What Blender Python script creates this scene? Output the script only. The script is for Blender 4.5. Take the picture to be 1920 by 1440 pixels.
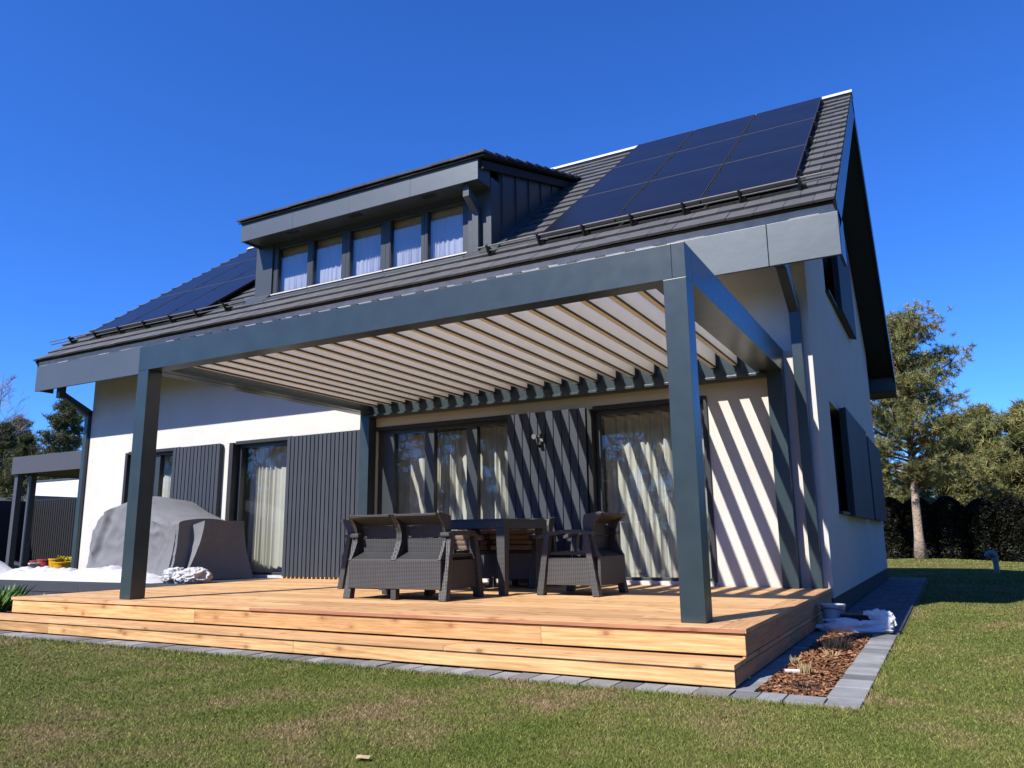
import bpy, bmesh, math, random
import numpy as np
from mathutils import Vector, Matrix
for o in list(bpy.data.objects): bpy.data.objects.remove(o)
S = bpy.context.scene
COL = S.collection
rnd = random.Random(7)
# ------------------------------------------------------------------ camera, sky, sun
CAM = Vector((1.4313, -5.1657, 0.5553))
yaw, pitch, roll = 0.5025, 0.196, -0.0122
fwd = Vector((-math.sin(yaw)*math.cos(pitch), math.cos(yaw)*math.cos(pitch), math.sin(pitch)))
r0 = Vector((math.cos(yaw), math.sin(yaw), 0)); u0 = r0.cross(fwd)
cr, sr = math.cos(roll), math.sin(roll)
rt = cr*r0 + sr*u0; up = -sr*r0 + cr*u0
cd = bpy.data.cameras.new('camera'); cam = bpy.data.objects.new('camera', cd); COL.objects.link(cam)
M = Matrix((rt, up, -fwd)).transposed().to_4x4(); M.translation = CAM
cam.matrix_world = M
cd.sensor_width = 36; cd.lens = 36*1456.2/1920; cd.clip_end = 2000; cd.clip_start = 0.05
S.camera = cam
SUN = Vector((-0.345, -1.0, 1.05)).normalized()      # towards the sun
elev = math.asin(SUN.z)
w = bpy.data.worlds.new('World'); S.world = w; w.use_nodes = True
nt = w.node_tree; bg = nt.nodes['Background']
sky = nt.nodes.new('ShaderNodeTexSky'); sky.sky_type = 'NISHITA'; sky.sun_disc = False
sky.sun_elevation = elev; sky.sun_rotation = math.atan2(SUN.x, SUN.y)
sky.air_density = 1.0; sky.dust_density = 0.0; sky.ozone_density = 4.0; sky.altitude = 800
hs = nt.nodes.new('ShaderNodeHueSaturation'); hs.inputs['Saturation'].default_value = 1.12
tm = nt.nodes.new('ShaderNodeMix'); tm.data_type = 'RGBA'; tm.blend_type = 'MULTIPLY'; tm.inputs[0].default_value = 1; tm.inputs[7].default_value = (.55, 1.03, 1.85, 1)
nt.links.new(sky.outputs[0], hs.inputs['Color']); nt.links.new(hs.outputs[0], tm.inputs[6]); nt.links.new(tm.outputs[2], bg.inputs[0])
bg.inputs[1].default_value = 0.074
sd = bpy.data.lights.new('sun', 'SUN'); sd.energy = 5.0; sd.angle = math.radians(0.55); sd.color = (1.0, 0.95, 0.87)
sun = bpy.data.objects.new('sun', sd); COL.objects.link(sun)
sun.rotation_euler = SUN.to_track_quat('Z', 'Y').to_euler()
S.view_settings.view_transform = 'Standard'; S.view_settings.look = 'None'
S.view_settings.exposure = 0.74; S.view_settings.gamma = 1.0
S.cycles.max_bounces = 8; S.cycles.transparent_max_bounces = 12; S.cycles.caustics_reflective = False

# ------------------------------------------------------------------ materials
def node(nt, t, **k):
    n = nt.nodes.new(t)
    for a, b in k.items():
        if a in n.inputs: n.inputs[a].default_value = b
        else: setattr(n, a, b)
    return n
def base(name):
    m = bpy.data.materials.new(name); m.use_nodes = True
    return m, m.node_tree, m.node_tree.nodes['Principled BSDF']
def L(nt, a, b): nt.links.new(a, b)
def mathn(nt, op, a, b=None):
    n = nt.nodes.new('ShaderNodeMath'); n.operation = op
    for i, v in enumerate((a, b)):
        if v is None: continue
        if isinstance(v, (int, float)): n.inputs[i].default_value = v
        else: L(nt, v, n.inputs[i])
    return n.outputs[0]
def coords(nt, scale=(1, 1, 1), kind='Object'):
    tc = nt.nodes.new('ShaderNodeTexCoord'); mp = nt.nodes.new('ShaderNodeMapping')
    mp.inputs['Scale'].default_value = scale; L(nt, tc.outputs[kind], mp.inputs['Vector'])
    return mp.outputs[0]
def ramp(nt, fac, stops):
    r = nt.nodes.new('ShaderNodeValToRGB'); L(nt, fac, r.inputs[0])
    e = r.color_ramp.elements
    while len(e) < len(stops): e.new(0.5)
    for k, (p, c) in enumerate(stops):
        e[k].position = p; e[k].color = (*c, 1) if len(c) == 3 else c
    return r.outputs[0]
def noise(nt, vec, scale, detail=3, rough=.55):
    n = nt.nodes.new('ShaderNodeTexNoise'); n.inputs['Scale'].default_value = scale
    n.inputs['Detail'].default_value = detail; n.inputs['Roughness'].default_value = rough
    L(nt, vec, n.inputs['Vector']); return n.outputs['Fac']
def mul(nt, ca, cb, f=1.0, mode='MULTIPLY'):
    n = nt.nodes.new('ShaderNodeMix'); n.data_type = 'RGBA'; n.blend_type = mode
    for s, v in ((n.inputs[0], f), (n.inputs[6], ca), (n.inputs[7], cb)):
        if isinstance(v, (int, float)): s.default_value = v
        elif isinstance(v, tuple): s.default_value = (*v, 1)
        else: L(nt, v, s)
    return n.outputs[2]
def bump(nt, bs, h, strength=.3, dist=.01):
    b = nt.nodes.new('ShaderNodeBump'); b.inputs['Strength'].default_value = strength
    b.inputs['Distance'].default_value = dist; L(nt, h, b.inputs['Height']); L(nt, b.outputs[0], bs.inputs['Normal'])
def tonef(nt):
    a = nt.nodes.new('ShaderNodeAttribute'); a.attribute_name = 'tone'; return a.outputs['Fac']
K = .73       # the picture is exposed half a stop up, surfaces kept at the dark end of their real range
def mat(name, col, rough=.6, metal=0., var=.12, nscale=3., tone=0., bmp=0., bscale=60., bd=.004, spec=.5, coat=0., rvar=0.):
    m, nt, b = base(name); col = tuple(x*K for x in col)
    v = coords(nt)
    c = ramp(nt, noise(nt, v, nscale, 5), [(.25, tuple(x*(1-var) for x in col)), (.75, tuple(min(1, x*(1+var)) for x in col))])
    if tone:
        t = ramp(nt, tonef(nt), [(0, (1-tone,)*3), (1, (1, 1, 1))])
        c = mul(nt, c, t)
    L(nt, c, b.inputs['Base Color'])
    b.inputs['Roughness'].default_value = rough; b.inputs['Metallic'].default_value = metal
    b.inputs['Specular IOR Level'].default_value = spec; b.inputs['Coat Weight'].default_value = coat
    b.inputs['Coat Roughness'].default_value = .15
    if rvar:
        r = nt.nodes.new('ShaderNodeMapRange'); L(nt, noise(nt, v, nscale*2.5, 4), r.inputs[0])
        r.inputs[3].default_value = rough-rvar; r.inputs[4].default_value = rough+rvar
        L(nt, r.outputs[0], b.inputs['Roughness'])
    if bmp: bump(nt, b, noise(nt, v, bscale, 4), bmp, bd)
    return m
def wood(name, axis, c1, c2, knot=(.20, .075, .03), dark=1.):
    m, nt, b = base(name); c1 = tuple(x_*K for x_ in c1); c2 = tuple(x_*K for x_ in c2)
    tc = nt.nodes.new('ShaderNodeTexCoord'); sp = nt.nodes.new('ShaderNodeSeparateXYZ'); L(nt, tc.outputs['Object'], sp.inputs[0])
    x, y, z = sp.outputs
    u = x if axis == 'x' else y
    v = mathn(nt, 'ADD', y if axis == 'x' else x, z)
    t = tonef(nt)
    cb = nt.nodes.new('ShaderNodeCombineXYZ')
    L(nt, mathn(nt, 'ADD', u, mathn(nt, 'MULTIPLY', t, 37.)), cb.inputs[0]); L(nt, v, cb.inputs[1]); L(nt, mathn(nt, 'MULTIPLY', t, 11.), cb.inputs[2])
    mp = nt.nodes.new('ShaderNodeMapping'); mp.inputs['Scale'].default_value = (1.3, 26, 1); L(nt, cb.outputs[0], mp.inputs[0])
    g = noise(nt, mp.outputs[0], 2.2, 6, .62)
    mp2 = nt.nodes.new('ShaderNodeMapping'); mp2.inputs['Scale'].default_value = (3.2, 5.5, 1); L(nt, cb.outputs[0], mp2.inputs[0])
    vo = nt.nodes.new('ShaderNodeTexVoronoi'); vo.voronoi_dimensions = '2D'; vo.inputs['Scale'].default_value = 1.0; vo.inputs['Randomness'].default_value = 1.0; L(nt, mp2.outputs[0], vo.inputs['Vector'])
    nn = noise(nt, cb.outputs[0], 3.5, 4)
    d = mathn(nt, 'ADD', vo.outputs['Distance'], mathn(nt, 'MULTIPLY', mathn(nt, 'SUBTRACT', nn, .5), .16))
    k = ramp(nt, d, [(.045, (1, 1, 1)), (.085, (.45, .45, .45)), (.24, (0, 0, 0))])
    scl = nt.nodes.new('ShaderNodeSeparateColor'); L(nt, vo.outputs['Color'], scl.inputs[0])
    k = mathn(nt, 'MULTIPLY', k, mathn(nt, 'GREATER_THAN', scl.outputs[0], .42))
    c = ramp(nt, g, [(.34, c2), (.5, tuple((a+b_)/2 for a, b_ in zip(c1, c2))), (.64, c1)])
    c = mul(nt, c, ramp(nt, noise(nt, cb.outputs[0], 1.1, 3), [(.3, (.86, .80, .74)), (.7, (1.05, 1.02, 1.0))]))
    c = mul(nt, c, ramp(nt, t, [(0, (.74, .69, .66)), (.5, (.95, .93, .90)), (1, (1.08, 1.08, 1.06))]))
    c = mul(nt, c, knot, mathn(nt, 'MULTIPLY', k, .75), 'MIX')
    L(nt, c, b.inputs['Base Color']); b.inputs['Roughness'].default_value = .62; b.inputs['Specular IOR Level'].default_value = .3
    bump(nt, b, g, .25, .003)
    return m
def wicker(name, col):
    m, nt, b = base(name)
    tc = nt.nodes.new('ShaderNodeTexCoord'); sp = nt.nodes.new('ShaderNodeSeparateXYZ'); L(nt, tc.outputs['Object'], sp.inputs[0])
    x, y, z = sp.outputs
    h = mathn(nt, 'ADD', x, y)
    a = mathn(nt, 'SINE', mathn(nt, 'MULTIPLY', mathn(nt, 'ADD', mathn(nt, 'MULTIPLY', h, .6), z), 260.))
    c_ = mathn(nt, 'SINE', mathn(nt, 'MULTIPLY', mathn(nt, 'SUBTRACT', mathn(nt, 'MULTIPLY', h, .6), z), 260.))
    p = mathn(nt, 'MULTIPLY', a, c_)
    f = mathn(nt, 'ADD', mathn(nt, 'MULTIPLY', p, .5), .5)
    n = noise(nt, tc.outputs['Object'], 6, 3)
    f2 = mathn(nt, 'ADD', mathn(nt, 'MULTIPLY', f, .8), mathn(nt, 'MULTIPLY', n, .3))
    c = ramp(nt, f2, [(.2, tuple(v*.22 for v in col)), (.75, tuple(v*1.35 for v in col))])
    L(nt, c, b.inputs['Base Color']); b.inputs['Roughness'].default_value = .5
    bump(nt, b, f, .6, .004)
    return m
def glass(name, tint=(.85, .9, .9), refl=1.35):
    m = bpy.data.materials.new(name); m.use_nodes = True; nt = m.node_tree
    for n in list(nt.nodes):
        if n.type != 'OUTPUT_MATERIAL': nt.nodes.remove(n)
    out = [n for n in nt.nodes if n.type == 'OUTPUT_MATERIAL'][0]
    tr = nt.nodes.new('ShaderNodeBsdfTransparent'); tr.inputs[0].default_value = (*tint, 1)
    gl = nt.nodes.new('ShaderNodeBsdfGlossy'); gl.inputs['Roughness'].default_value = .0
    bp = nt.nodes.new('ShaderNodeBump'); bp.inputs['Strength'].default_value = .06; bp.inputs['Distance'].default_value = .02
    L(nt, noise(nt, coords(nt), 1.3, 1), bp.inputs['Height']); L(nt, bp.outputs[0], gl.inputs['Normal'])
    lw = nt.nodes.new('ShaderNodeLayerWeight'); lw.inputs[0].default_value = .5
    f5 = mathn(nt, 'POWER', lw.outputs['Facing'], 4.5)
    mx = nt.nodes.new('ShaderNodeMixShader'); L(nt, mathn(nt, 'MINIMUM', mathn(nt, 'MULTIPLY', mathn(nt, 'ADD', mathn(nt, 'MULTIPLY', f5, .95), .045), refl), 1.), mx.inputs[0])
    L(nt, tr.outputs[0], mx.inputs[1]); L(nt, gl.outputs[0], mx.inputs[2]); L(nt, mx.outputs[0], out.inputs[0])
    return m
def fabric(name, col, trans=.35, rough=.9, var=.06):
    m = mat(name, col, rough, var=var, nscale=5, bmp=.15, bscale=240, bd=.001, spec=.2)
    nt = m.node_tree; b = nt.nodes['Principled BSDF']; out = [n for n in nt.nodes if n.type == 'OUTPUT_MATERIAL'][0]
    if trans:
        t = nt.nodes.new('ShaderNodeBsdfTranslucent'); t.inputs[0].default_value = (*col, 1)
        mx = nt.nodes.new('ShaderNodeMixShader'); mx.inputs[0].default_value = trans
        L(nt, b.outputs[0], mx.inputs[1]); L(nt, t.outputs[0], mx.inputs[2]); L(nt, mx.outputs[0], out.inputs[0])
    return m
MT = {}
MT['plaster'] = mat('white_plaster', (.73, .705, .65), .9, var=.05, nscale=2.2, bmp=.35, bscale=220, bd=.003, spec=.2)
MT['plinth'] = mat('dark_plinth', (.03, .032, .036), .85, bmp=.4, bscale=150)
MT['paint'] = mat('anthracite_paint', (.036, .057, .068), .30, var=.16, nscale=4.5, spec=.5, rvar=.05)
MT['paint2'] = mat('anthracite_sheet_metal', (.115, .135, .150), .42, var=.06, nscale=1.4, metal=.35, bmp=.12, bscale=2.4, bd=.03)
MT['dormermetal'] = mat('dormer_sheet_metal', (.085, .095, .100), .40, var=.08, nscale=1.6, metal=.3, bmp=.12, bscale=2.8, bd=.03)
MT['clad'] = mat('anthracite_boards', (.058, .068, .088), .62, var=.06, tone=.15, spec=.25)
MT['frame'] = mat('window_frame_paint', (.042, .050, .056), .4, var=.05)
MT['reveal'] = mat('dark_reveal', (.02, .022, .026), .6)
MT['black'] = mat('black_soffit', (.012, .012, .014), .7)
MT['zinc'] = mat('galvanised_strip', (.70, .68, .66), .45, metal=.0, var=.2, nscale=6, bmp=.2, bscale=14, bd=.01)
MT['tile'] = mat('roof_tile_concrete', (.118, .117, .120), .6, var=.18, nscale=9, tone=.25, bmp=.35, bscale=90, bd=.004)
MT['panel'] = mat('solar_cells', (.012, .012, .016), .28, var=.25, nscale=1.5, spec=.24)
MT['pframe'] = mat('panel_frame_black', (.11, .11, .12), .4)
MT['guard'] = mat('snow_guard_metal', (.17, .165, .155), .35, spec=.6)
MT['rail'] = mat('dark_rail', (.03, .03, .03), .4, metal=.3)
MT['louver'] = mat('cream_louver_paint', (1.16, 1.10, .98), .45, var=.03)
MT['gasket'] = mat('rubber_gasket', (.012, .012, .012), .6)
MT['woodx'] = wood('decking_timber', 'x', (.93, .62, .33), (.62, .36, .165))
MT['woody'] = wood('border_timber', 'y', (.70, .44, .22), (.50, .265, .12))
MT['riser'] = wood('riser_timber', 'x', (.93, .62, .31), (.57, .325, .135), (.24, .09, .035))
MT['nose'] = wood('nosing_timber', 'x', (.62, .32, .18), (.46, .20, .12))
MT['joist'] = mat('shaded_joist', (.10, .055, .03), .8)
MT['composite'] = mat('grey_composite', (.052, .058, .068), .6, bmp=.2, bscale=60, tone=.15)
MT['wicker'] = wicker('charcoal_wicker', (.043, .042, .043))
MT['resin'] = mat('charcoal_resin', (.046, .045, .046), .55, bmp=.15, bscale=300, bd=.001)
MT['cushion'] = mat('brown_cushion', (.20, .14, .10), .95, var=.1, nscale=20)
MT['curtain'] = fabric('sheer_curtain', (.86, .85, .78), .30)
MT['curtainb'] = fabric('upstairs_curtain', (.80, .80, .86), .25)  # lilac tint stands in for haze reflected in the dormer panes
MT['room'] = mat('room_plaster', (.42, .40, .36), .9)
MT['roomf'] = mat('room_floor', (.22, .17, .12), .6)
MT['tanbox'] = mat('tan_reflection_and_feet', (.70, .46, .22), .7)  # tan of the strip reflected in the dormer panes, also the panel feet
MT['glass'] = glass('window_glass', (.95, .96, .95), 1.0)
MT['glassd'] = glass('dormer_glass', tint=(.93, .95, .98), refl=1.9)
MT['cover'] = fabric('grey_cover_cloth', (.21, .215, .23), .0, .75, .1)
MT['plastic'] = fabric('white_sheeting', (1.08, 1.08, 1.1), .2, .5, .05)
MT['sheet'] = fabric('white_fleece', (.66, .66, .69), .12, .85, .05)
MT['paver'] = mat('granite_paver', (.33, .335, .34), .8, var=.2, nscale=7, tone=.58, bmp=.4, bscale=110, bd=.003)
MT['paverd'] = mat('dark_path_paver', (.14, .15, .17), .85, var=.15, nscale=6, tone=.35, bmp=.4, bscale=110, bd=.003)
MT['bucket'] = mat('white_bucket_plastic', (.62, .62, .64), .4)
MT['pipe'] = mat('grey_vent_plastic', (.22, .28, .29), .45)
MT['lampw'] = mat('light_lamp_plastic', (.20, .20, .21), .4)
MT['bark'] = mat('pine_bark', (.42, .32, .25), .9, var=.45, nscale=9, bmp=.9, bscale=22, bd=.04)
MT['barkr'] = mat('upper_pine_bark', (.30, .13, .06), .9, var=.35, nscale=6, bmp=.6, bscale=18, bd=.03)
MT['birch'] = mat('birch_twigs', (.34, .27, .28), .8, var=.2)
MT['slat'] = mat('black_slat', (.006, .006, .007), .7)
MT['carport'] = mat('carport_sheet', (.082, .078, .090), .5, var=.05)
MT['nwall'] = mat('neighbour_wall', (.82, .81, .78), .9)
MT['red'] = mat('red_pot', (.42, .05, .06), .5); MT['yellow'] = mat('yellow_pot', (.80, .42, .01), .5)
MT['crate'] = mat('pale_crate', (.55, .55, .55), .6); MT['purple'] = mat('lilac_pot', (.12, .10, .16), .6)
MT['flower'] = mat('yellow_petals', (.8, .7, .02), .6)
MT['straw'] = mat('dry_straw', (.66, .50, .26), .8, tone=.4)
MT['twig'] = mat('dark_twigs', (.05, .035, .03), .9, tone=.4)
MT['leaf'] = mat('lily_leaf', (.17, .33, .06), .5, var=.25, nscale=8, tone=.45)
MT['paper'] = mat('white_marker', (.85, .82, .84), .6)
def foliage(name, stops, tr=.25, nscale=.8):
    m, nt, b = base(name); stops = [(p, tuple(x*K for x in c)) for p, c in stops]
    t = tonef(nt)
    n = noise(nt, coords(nt), nscale, 3)
    f = mathn(nt, 'ADD', mathn(nt, 'MULTIPLY', t, .55), mathn(nt, 'MULTIPLY', n, .45))
    c = ramp(nt, f, stops)
    L(nt, c, b.inputs['Base Color']); b.inputs['Roughness'].default_value = .6; b.inputs['Specular IOR Level'].default_value = .3
    out = [q for q in nt.nodes if q.type == 'OUTPUT_MATERIAL'][0]
    tl = nt.nodes.new('ShaderNodeBsdfTranslucent'); L(nt, c, tl.inputs[0])
    mx = nt.nodes.new('ShaderNodeMixShader'); mx.inputs[0].default_value = tr
    L(nt, b.outputs[0], mx.inputs[1]); L(nt, tl.outputs[0], mx.inputs[2]); L(nt, mx.outputs[0], out.inputs[0])
    return m
MT['pine'] = foliage('pine_needles', [(.15, (.10, .13, .05)), (.5, (.26, .27, .095)), (.85, (.50, .43, .16))])
MT['pineb'] = foliage('far_pine_needles', [(.15, (.09, .11, .04)), (.5, (.24, .245, .08)), (.85, (.44, .38, .14))])
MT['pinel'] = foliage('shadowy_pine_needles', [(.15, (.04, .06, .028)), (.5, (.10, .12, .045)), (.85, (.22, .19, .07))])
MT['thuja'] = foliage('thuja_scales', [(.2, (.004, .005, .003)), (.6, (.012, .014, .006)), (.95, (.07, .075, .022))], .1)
# lawn
def lawnmat(name, blades):
    m, nt, b = base(name)
    v = coords(nt, kind='Object')
    big = noise(nt, v, .55, 5, .6); mid = noise(nt, v, 2.6, 4, .6)
    f = mathn(nt, 'ADD', mathn(nt, 'MULTIPLY', big, .55), mathn(nt, 'MULTIPLY', mid, .45))
    green = ramp(nt, f, [(.37, (.108, .145, .026)), (.50, (.158, .172, .045)), (.58, (.215, .180, .076)), (.65, (.30, .21, .12))])
    if blades:
        t = tonef(nt)
        c = mul(nt, green, ramp(nt, t, [(0, (.55, .60, .5)), (.6, (1.0, 1.0, .95)), (.88, (1.25, 1.2, 1.2)), (.93, (1.8, 1.6, 2.0)), (1, (2.2, 1.9, 2.6))]))
    else:
        fine = noise(nt, v, 60, 4, .7)
        c = mul(nt, green, ramp(nt, fine, [(.3, (.32, .32, .30)), (.7, (.95, .95, .9))]))
        bump(nt, b, fine, .8, .03)
    L(nt, c, b.inputs['Base Color']); b.inputs['Roughness'].default_value = .75; b.inputs['Specular IOR Level'].default_value = .15
    return m
MT['lawn'] = lawnmat('lawn_soil', False); MT['blades'] = lawnmat('grass_blades', True)
MT['mulch'] = foliage('bark_chips', [(.2, (.09, .035, .018)), (.5, (.26, .115, .055)), (.75, (.44, .22, .11)), (.9, (.68, .48, .30))], 0.02, 30)

# ------------------------------------------------------------------ mesh builder
class MB:
    def __init__(s): s.v = []; s.f = []; s.t = []
    def add(s, vs, fs, tone=None):
        o = len(s.v); s.v += [tuple(v) for v in vs]; s.f += [tuple(i+o for i in f) for f in fs]
        if tone is None: tone = rnd.random()
        s.t += [tone]*len(fs); return s
    def box(s, x0, x1, y0, y1, z0, z1, tone=None):
        return s.hexa([(x0,y0,z0),(x1,y0,z0),(x1,y1,z0),(x0,y1,z0),(x0,y0,z1),(x1,y0,z1),(x1,y1,z1),(x0,y1,z1)], tone)
    def hexa(s, p, tone=None):
        return s.add(p, [(0,3,2,1),(4,5,6,7),(0,1,5,4),(1,2,6,5),(2,3,7,6),(3,0,4,7)], tone)
    def prism(s, prof, d0, d1, axis='x', tone=None):
        n = len(prof)
        def P(a, b, d): return {'x': (d, a, b), 'y': (a, d, b), 'z': (a, b, d)}[axis]
        vs = [P(a, b, d0) for a, b in prof]+[P(a, b, d1) for a, b in prof]
        fs = [tuple(range(n-1, -1, -1)), tuple(range(n, 2*n))]+[(i, (i+1) % n, (i+1) % n+n, i+n) for i in range(n)]
        return s.add(vs, fs, tone)
    def tube(s, pts, rad, n=8, tone=None, cap=True):
        pts = [Vector(p) for p in pts]; rings = []
        if not hasattr(rad, '__len__'): rad = [rad]*len(pts)
        ref = Vector((0, 0, 1)) if abs((pts[-1]-pts[0]).normalized().z) < .9 else Vector((1, 0, 0))
        vs = []
        for i, p in enumerate(pts):
            d = (pts[min(i+1, len(pts)-1)]-pts[max(i-1, 0)]).normalized()
            a = d.cross(ref).normalized(); b = d.cross(a)
            for k in range(n):
                t = 2*math.pi*k/n; vs.append(p+rad[i]*(math.cos(t)*a+math.sin(t)*b))
        fs = [(i*n+k, i*n+(k+1) % n, (i+1)*n+(k+1) % n, (i+1)*n+k) for i in range(len(pts)-1) for k in range(n)]
        if cap: fs += [tuple(range(n-1, -1, -1)), tuple((len(pts)-1)*n+k for k in range(n))]
        return s.add(vs, fs, tone)
    def build(s, name, m, parent=None, bevel=0., smooth=False, loc=None, sharp=0.):
        me = bpy.data.meshes.new(name)
        me.from_pydata(s.v, [], s.f); me.update()
        a = me.attributes.new('tone', 'FLOAT', 'FACE'); a.data.foreach_set('value', s.t)
        bm = bmesh.new(); bm.from_mesh(me); bmesh.ops.recalc_face_normals(bm, faces=bm.faces)
        if bevel: bmesh.ops.bevel(bm, geom=list(bm.edges), offset=bevel, segments=2, affect='EDGES', profile=.6, clamp_overlap=True)
        if sharp:
            for f_ in bm.faces: f_.smooth = True
            for e_ in bm.edges: e_.smooth = len(e_.link_faces) == 2 and e_.calc_face_angle(0) < sharp
        bm.to_mesh(me); bm.free()
        if smooth: me.shade_smooth()
        me.materials.append(MT[m] if isinstance(m, str) else m)
        o = bpy.data.objects.new(name, me); COL.objects.link(o)
        if parent is not None: o.parent = parent
        if loc is not None: o.location = loc
        return o
def each(boxes, name, m, **k):
    for bx in boxes:
        b = MB(); b.box(*bx); part(b, name, m, **k)
def tag(o, label=None, cat=None, group=None, kind=None):
    for k, v in (('label', label), ('category', cat), ('group', group), ('kind', kind)):
        if v: o[k] = v
    return o
def thing(name, label, cat, loc=(0, 0, 0), rz=0, group=None):
    o = bpy.data.objects.new(name, None); COL.objects.link(o); o.empty_display_size = .1
    o.location = loc; o.rotation_euler = (0, 0, rz); return tag(o, label, cat, group)
def copy_tree(o, parent=None):
    c = o.copy(); COL.objects.link(c)
    if parent is not None: c.parent = parent
    for ch in list(o.children): copy_tree(ch, c)
    return c
def npmesh(name, V, F, tone, m, parent=None):       # V (n,3), F (k,3|4)
    me = bpy.data.meshes.new(name); k = F.shape[1]
    me.vertices.add(len(V)); me.vertices.foreach_set('co', V.astype(np.float32).ravel())
    me.loops.add(F.size); me.loops.foreach_set('vertex_index', F.astype(np.int32).ravel())
    me.polygons.add(len(F)); me.polygons.foreach_set('loop_start', np.arange(0, F.size, k, dtype=np.int32))
    me.update(calc_edges=True)
    a = me.attributes.new('tone', 'FLOAT', 'FACE'); a.data.foreach_set('value', tone.astype(np.float32))
    me.materials.append(MT[m]); o = bpy.data.objects.new(name, me); COL.objects.link(o)
    if parent is not None: o.parent = parent
    return o

# ------------------------------------------------------------------ ground
GZ = -0.315
rg = np.random.default_rng(3)
def mound(x, y): return .16*np.exp(-(((x-.7)**2)+((y-20)**2))/5.)
b = MB(); xs = [-300, -80, -40, -20, -10, -6, -3]+[i*.6-2 for i in range(0, 12)]+[7, 10, 20, 40, 80, 300]; ys = [-60, -20, -8, -4, 0, 4, 8, 12, 15]+[16+i*.6 for i in range(14)]+[26, 30, 40, 80, 200, 500]
vs = [(x, y, GZ+float(mound(x, y))) for y in ys for x in xs]; nx = len(xs)
b.add(vs, [(j*nx+i, j*nx+i+1, (j+1)*nx+i+1, (j+1)*nx+i) for j in range(len(ys)-1) for i in range(nx-1)], .5)
tag(b.build('lawn', 'lawn', smooth=True), kind='structure')
# grass blades, thinning with distance
N = 2100000
d = np.exp(rg.uniform(np.log(1.5), np.log(34), N)); th = rg.uniform(-.86, .80, N)
ang = math.pi/2+yaw-th
gx = CAM.x+d*np.cos(ang); gy = CAM.y+d*np.sin(ang)
ok = ~((gx < .955) & (gx > -9.6) & (gy > -.685+.012*np.sin(gx*7)) & (gy < 12.6))
ok &= ~((gx < 1.0) & (gx > .3) & (gy > 2.5) & (gy < 12.5))
ok &= ~((gx < -7.5) & (gy > -.6) & (gy < 14) & (gx > -16)) & ~((gx < -3) & (gy > 14)) & (gy < 21.2)
gx, gy, d = gx[ok], gy[ok], d[ok]; n = len(gx)
hgt = rg.uniform(.005, .015, n)*(1+.02*d); wd = .00034*d+.0006
edge = ((gy > -.78) & (gy < -.6) & (gx < 1.02)) | ((np.abs(gx-.99) < .05) & (gy > -.7) & (gy < 2.7)); hgt = np.where(edge, hgt*rg.uniform(1, 3, n), hgt)
a = rg.uniform(0, 2*np.pi, n); lean = rg.uniform(.3, 1.5, n)*hgt; la = rg.uniform(0, 2*np.pi, n)
gz = GZ+mound(gx, gy)-.002
V = np.empty((n, 3, 3)); ca, sa = np.cos(a), np.sin(a)
V[:, 0] = np.stack([gx-wd*ca, gy-wd*sa, gz], 1); V[:, 1] = np.stack([gx+wd*ca, gy+wd*sa, gz], 1)
V[:, 2] = np.stack([gx+lean*np.cos(la), gy+lean*np.sin(la), gz+hgt], 1)
g = npmesh('grass', V.reshape(-1, 3), np.arange(3*n).reshape(-1, 3), rg.random(n), 'blades')
tag(g, 'short mown lawn grass with straw coloured patches', 'grass', kind='stuff')
# small leaf on the lawn
b = MB(); b.add([(-.03,-.012,0),(.0,-.02,.008),(.032,-.004,.004),(.026,.016,.012),(-.006,.02,.006),(-.032,.008,.01),(0,0,.014)], [(0,1,6),(1,2,6),(2,3,6),(3,4,6),(4,5,6),(5,0,6)])
tag(b.build('dry_leaf', 'straw', loc=(-.72, -2.53, GZ+.010)), 'pale dry leaf lying on the front lawn', 'leaf')

# paving strip round the deck and the bed (one row of setts each)
def setts(b, x0, x1, y0, y1, z, along, l=.14, gap=.008, th=.06):
    t = x0 if along == 'x' else y0; e = x1 if along == 'x' else y1
    while t < e-.02:
        q = min(t+l*(1 if rnd.random() < .6 else 1.45), e); dz = rnd.uniform(-.003, .003)
        if along == 'x': b.box(t+gap/2, q-gap/2, y0, y1, z-th, z+dz)
        else: b.box(x0, x1, t+gap/2, q-gap/2, z-th, z+dz)
        t = q
b = MB(); PZ = -.300
setts(b, -9.6, .95, -.685, -.50, PZ, 'x')
setts(b, .765, .95, -.497, 2.52, PZ, 'y')
setts(b, .25, .385, -.497, 2.52, PZ, 'y')
tag(b.build('paving_edge', 'paver', bevel=.003), kind='structure')
b = MB()
for i in range(48):
    for j in range(6): b.box(.322+j*.107, .322+j*.107+.103, 2.56+i*.205+(j % 2)*.1, 2.56+i*.205+(j % 2)*.1+.2, -.36, PZ+rnd.uniform(-.002, .002))
tag(b.build('side_path', 'paverd'), kind='structure')
b = MB(); b.box(-16, -7.5, -.49, 2.02, -.36, -.308)
tag(b.build('planting_soil', 'joist'), kind='structure')
b = MB(); b.box(.386, .764, -.497, 2.52, -.36, -.318)
tag(b.build('bed_soil', 'joist'), kind='structure')
n = 7000
c = np.stack([rg.uniform(.392, .758, n), rg.uniform(-.49, 2.5, n), rg.uniform(-.318, -.292, n)], 1)
def rand_rects(c, l, wdt, tilt=.5):
    n = len(c); a = rg.uniform(0, 2*np.pi, n)
    u = np.stack([np.cos(a), np.sin(a), rg.normal(0, tilt, n)*.5], 1); u /= np.linalg.norm(u, axis=1)[:, None]
    q = np.stack([-np.sin(a), np.cos(a), rg.normal(0, tilt, n)], 1); q /= np.linalg.norm(q, axis=1)[:, None]
    u *= l[:, None]; q *= wdt[:, None]
    return np.stack([c-u-q*.6, c+u*.8-q, c+u+q*.7, c-u*.7+q], 1)
V = rand_rects(c, rg.uniform(.008, .024, n), rg.uniform(.004, .009, n))
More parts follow.
